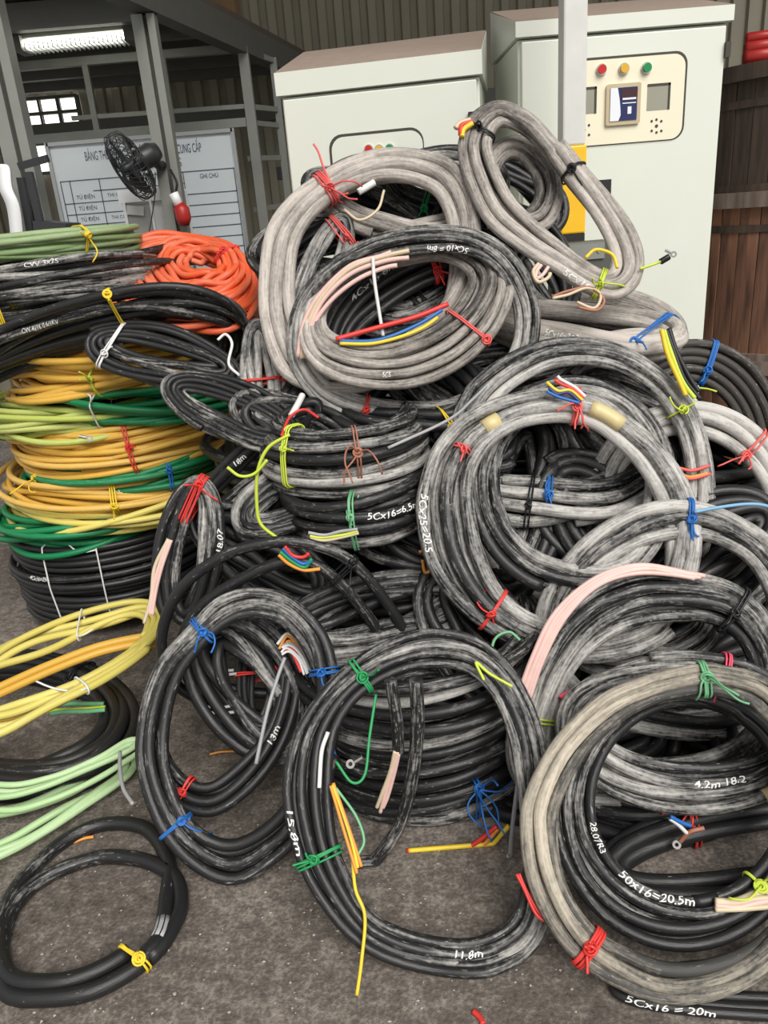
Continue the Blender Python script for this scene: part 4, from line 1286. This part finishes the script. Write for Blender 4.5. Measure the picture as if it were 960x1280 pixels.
# ---- top of the pile
cT1 = coil('big pale dusty coil at the top left of the pile, salmon twine on its shoulder',
     [(484,188),(530,193),(565,207),(590,240),(600,290),(600,350),(580,410),(530,460),(460,490),(400,495),(350,475),(328,420),(325,365),(335,295),(360,255),(399,222),(442,198)],
     [(490,226),(525,232),(548,248),(560,280),(563,320),(558,355),(540,390),(505,420),(455,440),(415,440),(385,425),(370,390),(368,350),(374,310),(392,278),(422,250),(455,233)],
     3, 'cable_tan', off=0.04, pl=(2.12,2.44), dust=0.5, rpx=8.0, phase=0.4)
tie(cT1, (412,228), 'salmon', n=6, tails=5, tail=0.09, maxd=0.12)
cT2 = coil('dark coil arching over the pale one near the top, white string hanging in it',
     [(540,279),(600,288),(645,318),(671,365),(674,420),(655,470),(610,510),(540,532),(460,528),(400,505),(366,460),(362,410),(378,365),(415,325),(470,293)],
     [(540,318),(588,321),(618,342),(638,380),(640,420),(625,455),(590,483),(535,500),(465,497),(415,480),(388,448),(384,412),(396,378),(425,348),(478,325)],
     3, off=0.0, pl=(2.1,2.2), dust=0.36, rpx=7.2, phase=0.5)
write(cT2, '5Cx10 = 8m', (582,322), (530,312), 0.9)
tie(cT2, (462,470), 'red', n=2, tails=1, tail=0.05, maxd=0.12)
wires(cT2, [(378,448),(385,410),(405,375),(440,340),(480,325),(510,318)], ['blush','beige','blush','blush'], 2.8, 5, lift=0.02, fan=0.6)
wires(cT2, [(466,322),(468,350),(474,390),(479,420)], ['white'], 2.2, 0, name='white_cord', lift=0.03)
cT3 = coil('broad pale coil sagging under the dark arch near the top, red core inside',
     [(500,300),(560,290),(615,310),(645,355),(628,412),(582,458),(520,484),(450,485),(398,465),(376,425),(385,370),(430,320)],
     [(500,330),(545,325),(578,338),(586,355),(570,382),(538,408),(490,425),(445,427),(412,415),(405,395),(420,365),(455,340)],
     5, 'cable_tan', off=-0.02, pl=(2.0,2.28), dust=0.4, rpx=6.6, phase=0.95, lift=0.0)
wires(cT3, [(420,424),(470,410),(520,396),(560,380)], ['red'], 3.2, 0, lift=0.0)
wires(cT3, [(425,428),(470,428),(520,410),(560,385)], ['blue','yellow'], 2.2, 5, lift=0.0)
tie(cT3, (614,432), 'salmon', n=2, tails=1, tail=0.04, maxd=0.12)
write(cT3, '5C5', (478,464), (490,462), 0.9)
cT4 = coil('tall drooping coil at the very top of the pile in front of the yellow post',
     [(628,130),(668,145),(702,178),(731,214),(762,250),(790,288),(803,325),(797,358),(768,377),(733,368),(694,348),(650,325),(606,290),(582,240),(571,195),(578,165),(596,142)],
     [(630,158),(655,167),(682,192),(706,224),(734,262),(756,300),(765,328),(762,340),(752,343),(728,328),(697,300),(668,272),(640,242),(622,212),(613,190),(614,174),(620,163)],
     3, 'cable_tan', off=-0.02, pl=(2.15,2.46), dust=0.44, rpx=7.6, phase=0.12)
tie(cT4, (712,210), 'black', n=2, tails=1, tail=0.06, maxd=0.1)
tie(cT4, (753,355), 'lime', n=3, tails=4, tail=0.09, maxd=0.1)
tie(cT4, (595,150), 'black', n=3, tails=1, tail=0.05, maxd=0.1)
wires(cT4, [(590,152),(578,158),(570,165)], ['yellow','red','beige'], 3.0, 5, lift=0.0)
write(cT4, '5Cx16', (702,345), (738,362), 0.9)
sleeve(cT4, (680,200), (694,206), 'red', 1.08)
wires(cT4, [(675,330),(668,338),(672,350),(682,346),(686,335)], ['blush','beige'], 2.2, 6, lift=0.01)
cT5 = coil('small coil hanging behind the tall drooping top coil', ell(650,238,54,64,-8), ell(642,234,24,34,-8), 3, 'cable_tan', off=0.08, dust=0.38, rpx=8)
cT6 = coil('flat grey coil edge-on right of centre near the top, blue tie at its end', ell(728,413,130,34,6), ell(728,409,104,5,6), 3, 'cable_tan', pl=(2.12,2.42), dust=0.46, rpx=8.5)
tie(cT6, (835,402), 'blue', n=4, tails=3, tail=0.07, maxd=0.13)
write(cT6, '5Cx16=24.70', (682,405), (735,408), 0.9)
cT7 = coil('grey coil curling at the right below the top coil against the tall cabinet', ell(772,402,88,40,14), ell(770,402,58,12,14), 3, 'cable_tan', pl=(2.35,2.6), dust=0.4, rpx=7.5)
cT8 = coil('grey coil arcs crossing inside the big pale top-left coil', ell(500,250,104,56,6), ell(500,248,70,24,6), 3, 'cable_tan', off=0.12, dust=0.4, rpx=7.5)
cT9 = coil('black coil with white writing seen through the dark arch near the top', ell(522,385,130,74,-28), ell(522,385,84,16,-28), 5, off=0.12, pl=(2.15,2.38), dust=0.14, rpx=7)
write(cT9, '4Cx16 8m', (440,375), (500,345), 0.9)
tie(cT9, (535,312), 'red', n=4, tails=2, tail=0.05, maxd=0.12)
cT10 = coil('narrow grey coil standing edge-on inside the big pale top-left coil, salmon twine', ell(402,345,30,84,22), ell(402,345,8,60,22), 3, off=0.09, pl=(2.25,2.42), dust=0.38, rpx=7.5)
tie(cT10, (418,280), 'salmon', n=4, tails=3, tail=0.06, maxd=0.12)
cT11 = coil('dark coil poking out behind the pale top-left coil in front of the short cabinet', ell(560,228,78,44,2), ell(560,228,50,16,2), 3, off=0.22, dust=0.3, rpx=6.5)
tie(cT11, (532,262), 'green', n=4, tails=3, tail=0.08, maxd=0.14)
cT12 = coil('dark coil under the sagging pale one with a yellow wire at its right', ell(520,505,110,50,-6), ell(520,498,72,14,-6), 3, pl=(1.98,2.3), dust=0.2, rpx=7)
tie(cT12, (548,505), 'yellow', n=2, tails=2, tail=0.06, maxd=0.12)
wires(cT12, [(620,470),(590,500),(560,525),(485,560)], ['grey'], 2.0, 0, name='white_cord', lift=0.05)
sleeve(cT12, (560,490), (575,482), 'tape', 1.12)

wires(cC3, [(524,690),(540,686),(545,704),(532,716),(528,700)], ['orange'], 2.0, 0, lift=0.0)
wires(cM6, [(822,596),(842,588),(862,594),(884,588)], ['salmon','orange','salmon'], 2.0, 5, lift=0.06)
wires(cM6, [(826,560),(824,580),(820,600)], ['beige'], 4.0, 0, lift=0.05)
wires(cT4, [(690,372),(712,366),(735,360),(752,372),(742,386),(716,380)], ['brown','beige'], 1.8, 5, name='twine', lift=0.02)
wires(cT4, [(732,322),(745,312),(765,318),(772,335)], ['yellow'], 2.0, 0, name='twine', lift=0.03)
wires(cT4, [(800,336),(815,331),(828,326)], ['lime'], 1.6, 0, lift=0.0)
wires(cT4, [(826,327),(836,321)], ['black'], 3.6, 0, name='heat_shrink', lift=0.0)
lug(cT4, (842,318), 0.5, 7, 0.03)
wires(cT1, [(412,226),(404,208),(398,190),(392,180)], ['salmon'], 1.2, 0, name='twine', lift=0.0)
wires(cT8, [(430,262),(450,275),(472,262),(480,238)], ['beige'], 1.6, 0, name='twine', lift=0.05)
wires(cT8, [(448,240),(458,234),(468,228)], ['white'], 4.0, 0, name='plastic_offcut', lift=0.06)
wires(cT12, [(378,494),(372,506),(364,520)], ['white'], 4.2, 0, name='white_sleeve', lift=0.05)
wires(cT12, [(352,545),(362,522),(380,512),(398,522)], ['red'], 1.8, 0, name='twine', lift=0.06)
wires(cR1, [(700,872),(712,864),(728,862)], ['pink','red'], 2.0, 4, name='twine', lift=0.0)
wires(cF2, [(605,850),(595,828),(612,842),(640,858)], ['lime'], 1.8, 0, name='twine', lift=0.02)
wires(cM1, [(612,832),(618,800),(636,790),(650,800)], ['mint'], 1.8, 0, name='twine', lift=0.03)

# ---- coils buried in the gaps
ZONES = [((470,300),'inside the big pale coil at the top left'),((600,300),'behind the sagging pale coil near the top'),((650,250),'behind the tall drooping top coil'),
         ((540,380),'behind the white string near the top'),((430,470),'under the sagging pale coil near the top'),((560,495),'above the big centre-right coil, left of its red twine'),
         ((690,465),'under the pale arched coil at centre right'),((790,540),'behind the right shoulder of the big centre-right coil'),((380,600),'behind the yellow-green string'),
         ((500,640),'behind the turns marked 5Cx16=6.5m'),((640,630),'inside the big centre-right coil at its left'),((760,660),'inside the big centre-right coil at its right'),
         ((880,690),'behind the coil with the blue tie at the right'),((330,700),'behind the pair of thin black loops'),((470,770),'above the front centre coil'),
         ((600,790),'under the red tie of the big centre-right coil'),((720,820),'inside the coil with pink stripped cores'),((850,820),'above the green twine of the pale front coil'),
         ((940,870),'at the right edge above the pale front coil'),((540,930),'behind the dark turns seen through the front centre coil'),((720,950),'behind the left arc of the pale front coil'),
         ((310,860),'inside the tall oval coil at front left')]
def zone(x, y):
    return 'dark buried coil ' + min(ZONES, key=lambda z: math.hypot(z[0][0] - x, z[0][1] - y))[1]
FILL = [(545,366,64,50,34),(540,372,74,52,-12),(552,486,76,44,8),(408,325,60,62,0),(600,300,50,60,0),(478,282,96,54,8),(572,300,66,60,-15),(640,246,62,56,10),(640,455,80,48,-10),(420,320,90,66,10),(545,350,95,70,-20),(660,330,70,60,20),(430,470,100,70,-10),(560,500,100,60,15),(690,470,100,60,-12),(790,540,90,90,30),
        (380,610,90,60,-20),(500,640,100,80,10),(640,630,110,90,-25),(760,660,100,90,15),(880,690,90,90,-20),(330,700,90,60,25),(470,770,110,70,-12),
        (600,790,100,80,20),(720,820,110,90,-20),(850,820,100,90,10),(940,870,90,100,-10),(540,930,120,110,15),(720,950,110,100,-15),(310,860,90,90,20),(380,540,80,50,20)]
for k, (x, y, a, b, ro) in enumerate(FILL):
    o_ = 0.2 + 0.1 * ((k * 37) % 10) / 10
    if y > 950: o_ = 0.16
    ro2 = ro * 2.2 + (-25 if k % 3 == 0 else 12)
    coil(zone(x, y), ell(x, y, a * 1.18, b * 0.82, ro2), ell(x + 4, y - 2, a * 0.72, b * 0.1, ro2), 4, off=o_, dust=0.14 + 0.14 * ((k * 13) % 7) / 7,
         rpx=8, layers=3, solo=True, group='buried coils of the big pile', sides=7, seg=56, jit=0.5, phase=0.25 * (k % 4))
for xc, yt, yb, yf, w in ((880,600,890,2.02,230),(690,540,860,2.2,250),(400,570,850,2.2,240)):
    flat({880: 'tall dark coil on the floor under the right flank of the pile', 690: 'tall dark coil on the floor deep under the centre of the pile', 400: 'tall dark coil on the floor deep under the left flank of the pile'}[xc], xc, yt, yb, yf, w, 16, 2, 'cable_black', 7.5, 0.18, 'buried coils of the big pile', 0.8, solo=True, seg=56)
for lb, xc, yt, yb, yf, w, rows in (('low dark coil on the floor behind the 50x16 coil, red wire end on it', 850, 1020, 1105, 1.33, 230, 5),):
    c_ = flat(lb, xc, yt, yb, yf, w, rows, 3, 'cable_black', 7.5, 0.16, PILE, 0.6, tilt=(0.05, 0.02))
    if xc == 850:
        tie(c_, (865,1035), 'red', n=3, tails=3, tail=0.06, maxd=0.14); wires(c_, [(850,1052),(862,1040),(880,1035)], ['brown'], 2.6, 0, lift=0.03); lug(c_, (846,1056), 2.3, 9, 0.03)
        wires(c_, [(838,1022),(850,1030),(862,1038)], ['blue','white'], 2.4, 5, lift=0.04)

# ================================================================== the stack of coloured coils at the left
YF = 2.5
L14 = flat('thick glossy black coil at the bottom of the coloured stack, white cable ties', 108, 686, 788, YF, 214, 12, 3, 'cable_black', 4.3, 0.06, mess=0.5)
zip_tie(L14, (125,735), maxd=0.24); zip_tie(L14, (54,725), maxd=0.24)
write(L14, '4Cx16=25m', (28,722), (62,724), 0.9)
L13 = flat('dark green coil just above the thick black coil', 75, 662, 690, YF, 200, 4, 3, 'cable_green', 3.9, 0.20, mess=2.0)
L12 = flat('yellow coil low in the stack, between two dark green coils', 118, 618, 650, YF, 255, 5, 4, 'cable_yellow', 3.9, 0.28, mess=2.5)
tie(L12, (148,648), 'yellow', n=3, tails=1, tail=0.04, maxd=0.2); 
L12b = flat('lemon yellow coil resting loosely on the lower green coil', 112, 646, 668, YF - 0.03, 262, 3, 2, 'cable_lemon', 3.8, 0.28, mess=3.0, tilt=(0.03, 0))
L11 = flat('deep green coil with white print, lower half of the stack', 138, 590, 622, YF, 255, 5, 4, 'cable_green', 4.1, 0.20, mess=2.0, tilt=(0.05, 0))
tie(L11, (42,616), 'yellow', n=4, tails=2, tail=0.12, maxd=0.2); tie(L11, (212,590), 'blue', n=4, tails=0, maxd=0.2)
write(L11, 'CV 16 mm2', (110,622), (147,620), 0.8)
L10 = flat('wide yellow coil in the middle of the stack, red twine on its front', 130, 545, 594, YF, 272, 8, 4, 'cable_yellow', 3.8, 0.28, mess=2.0, tilt=(0.04, 0))
tie(L10, (165,555), 'red', n=4, tails=3, tail=0.05, maxd=0.2)
L9 = flat('pale yellow-green coil above the wide yellow coil', 75, 521, 549, YF, 240, 4, 4, 'cable_lime', 3.8, 0.33, mess=2.2)
lug(L9, (112,548), 0.2, 8, 0.03)
L8 = flat('bright green coil upper middle of the stack, white tie', 162, 494, 525, YF, 240, 5, 3, 'cable_green', 4.0, 0.22, mess=2.8, tilt=(-0.04, 0))
zip_tie(L8, (112,507), maxd=0.2, tail=0.04)
L7 = flat('golden yellow coil under the bundle of black cable, upper half of the stack', 125, 460, 498, YF, 262, 6, 4, 'cable_yellow', 4.0, 0.24, mess=2.8, tilt=(0.05, 0))
tie(L7, (115,490), 'lime', n=2, tails=2, tail=0.07, maxd=0.2)
L5 = flat('yellow coil near the top of the stack, partly under black bundles', 128, 406, 464, YF + 0.02, 240, 8, 4, 'cable_yellow', 4.0, 0.24, mess=2.8, tilt=(0.06, 0))
L5b = flat('narrow green coil peeping out below the black bundle near the top', 150, 392, 410, YF + 0.02, 200, 2, 2, 'cable_green', 5.0, 0.23, mess=1.8)
L2 = flat('black coil with white print near the top left of the stack', 8, 332, 408, YF, 250, 9, 3, 'cable_black', 4.4, 0.30, mess=1.8)
write(L2, 'CVV 3x25', (32,326), (70,324), 0.9)
tie(L2, (10,410), 'yellow', n=3, tails=2, tail=0.05, maxd=0.24)
L1 = flat('light sage green coil on top of the stack at the left edge', 0, 296, 330, YF + 0.02, 196, 6, 5, 'cable_sage', 3.6, 0.33, mess=1.2)
tie(L1, (108,322), 'yellow', n=2, tails=2, tail=0.08, maxd=0.2)
L3b = flat('dark rust-red coil under the orange one', 285, 418, 475, YF + 0.18, 130, 6, 3, 'cable_rust', 4.6, 0.2, mess=1.2)
L3 = coil('large bright orange coil with a small centre hole on top of the stack', ell(221,356,105,60,3), ell(256,330,20,9,3), 15, 'cable_orange', pl=(2.42, 3.05), layers=3, dust=0.36, rpx=3.9, bulge=2.0, jit=1.0, group=STACK, sides=7, phase=0.7)
L3c = flat('orange coil directly beneath the large orange one', 228, 362, 428, YF + 0.12, 190, 9, 4, 'cable_orange', 3.7, 0.28, mess=2.0)
tie(L3, (272,306), 'red', n=3, tails=2, tail=0.04, maxd=0.05)
L4 = coil('thick twisted black bundle draped across the upper stack, yellow tie', ell(118,452,205,84,-14), ell(112,462,150,24,-14), 8, off=0, pl=(2.95, 2.34), dust=0.26, rpx=4.6, layers=2, jit=0.6, bulge=1.6, group=STACK, phase=0.5)
tie(L4, (145,388), 'yellow', n=3, tails=1, tail=0.04, maxd=0.1)
write(L4, 'CVV 4x16 0.6/1KV', (24,418), (80,396), 0.9)
L6 = coil('black coil drooping over the yellow coils, pale cable tie at its left', ell(202,446,102,38,13), ell(206,442,66,5,13), 5, pl=(2.3, 2.42), dust=0.18, rpx=4.2, layers=2, jit=0.5, group=STACK, phase=0.8)
tie(L6, (135,440), 'white', n=3, tails=1, tail=0.05, maxd=0.1)
wires(L6, [(272,425),(282,418),(290,430),(286,455),(300,470)], ['white'], 1.8, 0, name='twine', lift=0.03)

# ---- coils lying on the floor before the stack
L16 = coil('black coil lying on the floor at the left below the yellow loops', ell(12,905,163,88), ell(10,898,118,56), 4, h=0.06, dust=0.1, rpx=6.4, layers=3, group='coils on the floor before the stack')
write(L16, '12x5.4m', (138,955), (166,940), 1.0)
wires(L16, [(130,884),(105,885),(80,886),(60,888)], ['mint','lime','mint'], 2.8, 6, lift=0.0)
tie(L16, (85,888), 'black', n=3, tails=0, maxd=0.3)
L17b = coil('pale mint green loop draped along the black floor coil',
     [(180,930),(172,942),(120,975),(60,1000),(0,1012),(-100,1000),(-150,975),(-100,958),(0,982),(60,974),(120,950),(160,928)],
     [(168,930),(160,938),(110,962),(55,985),(0,996),(-80,990),(-120,975),(-90,966),(0,988),(58,980),(115,955),(155,932)],
     2, 'cable_mint', h=0.11, dust=0.3, rpx=3.4, layers=1, bulge=0, group='coils on the floor before the stack')
L17 = coil('light green striped coil lying lowest on the floor at the left edge',
     [(168,950),(160,972),(110,1012),(60,1045),(0,1080),(-80,1110),(-180,1080),(-200,1040),(-120,1020),(0,1010),(90,985),(145,955)],
     [(148,962),(135,980),(95,1005),(50,1030),(0,1050),(-80,1075),(-150,1050),(-165,1040),(-110,1032),(0,1024),(85,992),(135,962)],
     3, 'cable_mint', h=0.03, dust=0.3, rpx=4.2, layers=1, jit=0.4, group='coils on the floor before the stack')
wires(L17, [(150,940),(150,960),(154,985),(166,1005)], ['grey'], 2.2, 0, lift=0.12)
L15 = coil('loose yellow coil lying slanted on the black floor coil',
     [(-60,870),(0,812),(60,780),(120,760),(175,752),(206,765),(202,795),(176,825),(120,865),(60,893),(0,915),(-50,915)],
     [(-40,872),(0,840),(55,810),(110,790),(165,782),(182,787),(172,805),(150,822),(105,848),(55,870),(0,888),(-30,890)],
     4, 'cable_lemon', h=0.22, dust=0.25, rpx=4.4, layers=1, jit=0.9, bulge=0.6, group='coils on the floor before the stack')
zip_tie(L15, (95,775), maxd=0.1, tail=0.06); zip_tie(L15, (105,862), maxd=0.1, tail=0.12)
L15b = coil('single amber cable loop among the loose yellow coil',
     [(-40,880),(0,862),(60,835),(120,812),(170,800),(195,798),(198,808),(170,825),(120,855),(60,885),(0,905),(-40,905)],
     [(-38,882),(0,864),(60,837),(120,814),(168,803),(190,801),(192,808),(166,823),(118,852),(58,882),(0,902),(-38,902)],
     2, 'cable_yellow', h=0.17, dust=0.15, rpx=4.6, layers=1, jit=0, bulge=0, group='coils on the floor before the stack')

# ---- small things on the floor
def scrap(label, pts, col, rpx=2.2):
    p = np.array([atz(x, y, 0.006) for x, y in pts])
    b = p.mean(0); b[2] = 0
    o = tube_obj('wire_scrap', [catmull(p, 16, False)], rpx * 1.8 / FPX, 'plastic_' + col, None, b, 6)
    tag(o, label, 'wire scrap', 'wire scraps on the floor')
scrap('short orange wire scrap by the green coil end', [(70,1050),(82,1045),(90,1048)], 'orange')
scrap('orange wire scrap beside the thin floor loop', [(92,1053),(105,1048),(117,1046)], 'orange')
scrap('tan wire scrap inside the tall front-left coil', [(262,943),(275,940),(294,939)], 'orange', 1.6)
scrap('small red scrap at the bottom edge of the floor', [(592,1264),(600,1272),(604,1280)], 'red', 3)

# loose grit on the floor
def grit():
    rg = np.random.default_rng(5); V, Fc = [], []
    oct_ = np.array([(1,0,0),(-1,0,0),(0,1,0),(0,-1,0),(0,0,1),(0,0,-1)], float)
    tri = [(0,2,4),(2,1,4),(1,3,4),(3,0,4),(2,0,5),(1,2,5),(3,1,5),(0,3,5)]
    for k in range(260):
        x, y = rg.uniform(10, 760), rg.uniform(1000, 1278)
        p = atz(x, y, 0.0); s = rg.uniform(0.0012, 0.0042)
        v = oct_ * s * rg.uniform(0.6, 1.3, (6, 3)) * [1, 1, 0.6] + p + [0, 0, s * 0.3]
        o = len(V); V += v.tolist(); Fc += [[a + o for a in t] for t in tri]
    b = np.array(V).mean(0); b[2] = 0
    tag(link('floor_grit', V, Fc, 'floor_grit', None, b), 'loose grit scattered on the concrete floor', 'grit', kind='stuff')
plain_mat('floor_grit', sr(168, 158, 148), 0.9, 0, 0.3, 60)
grit()
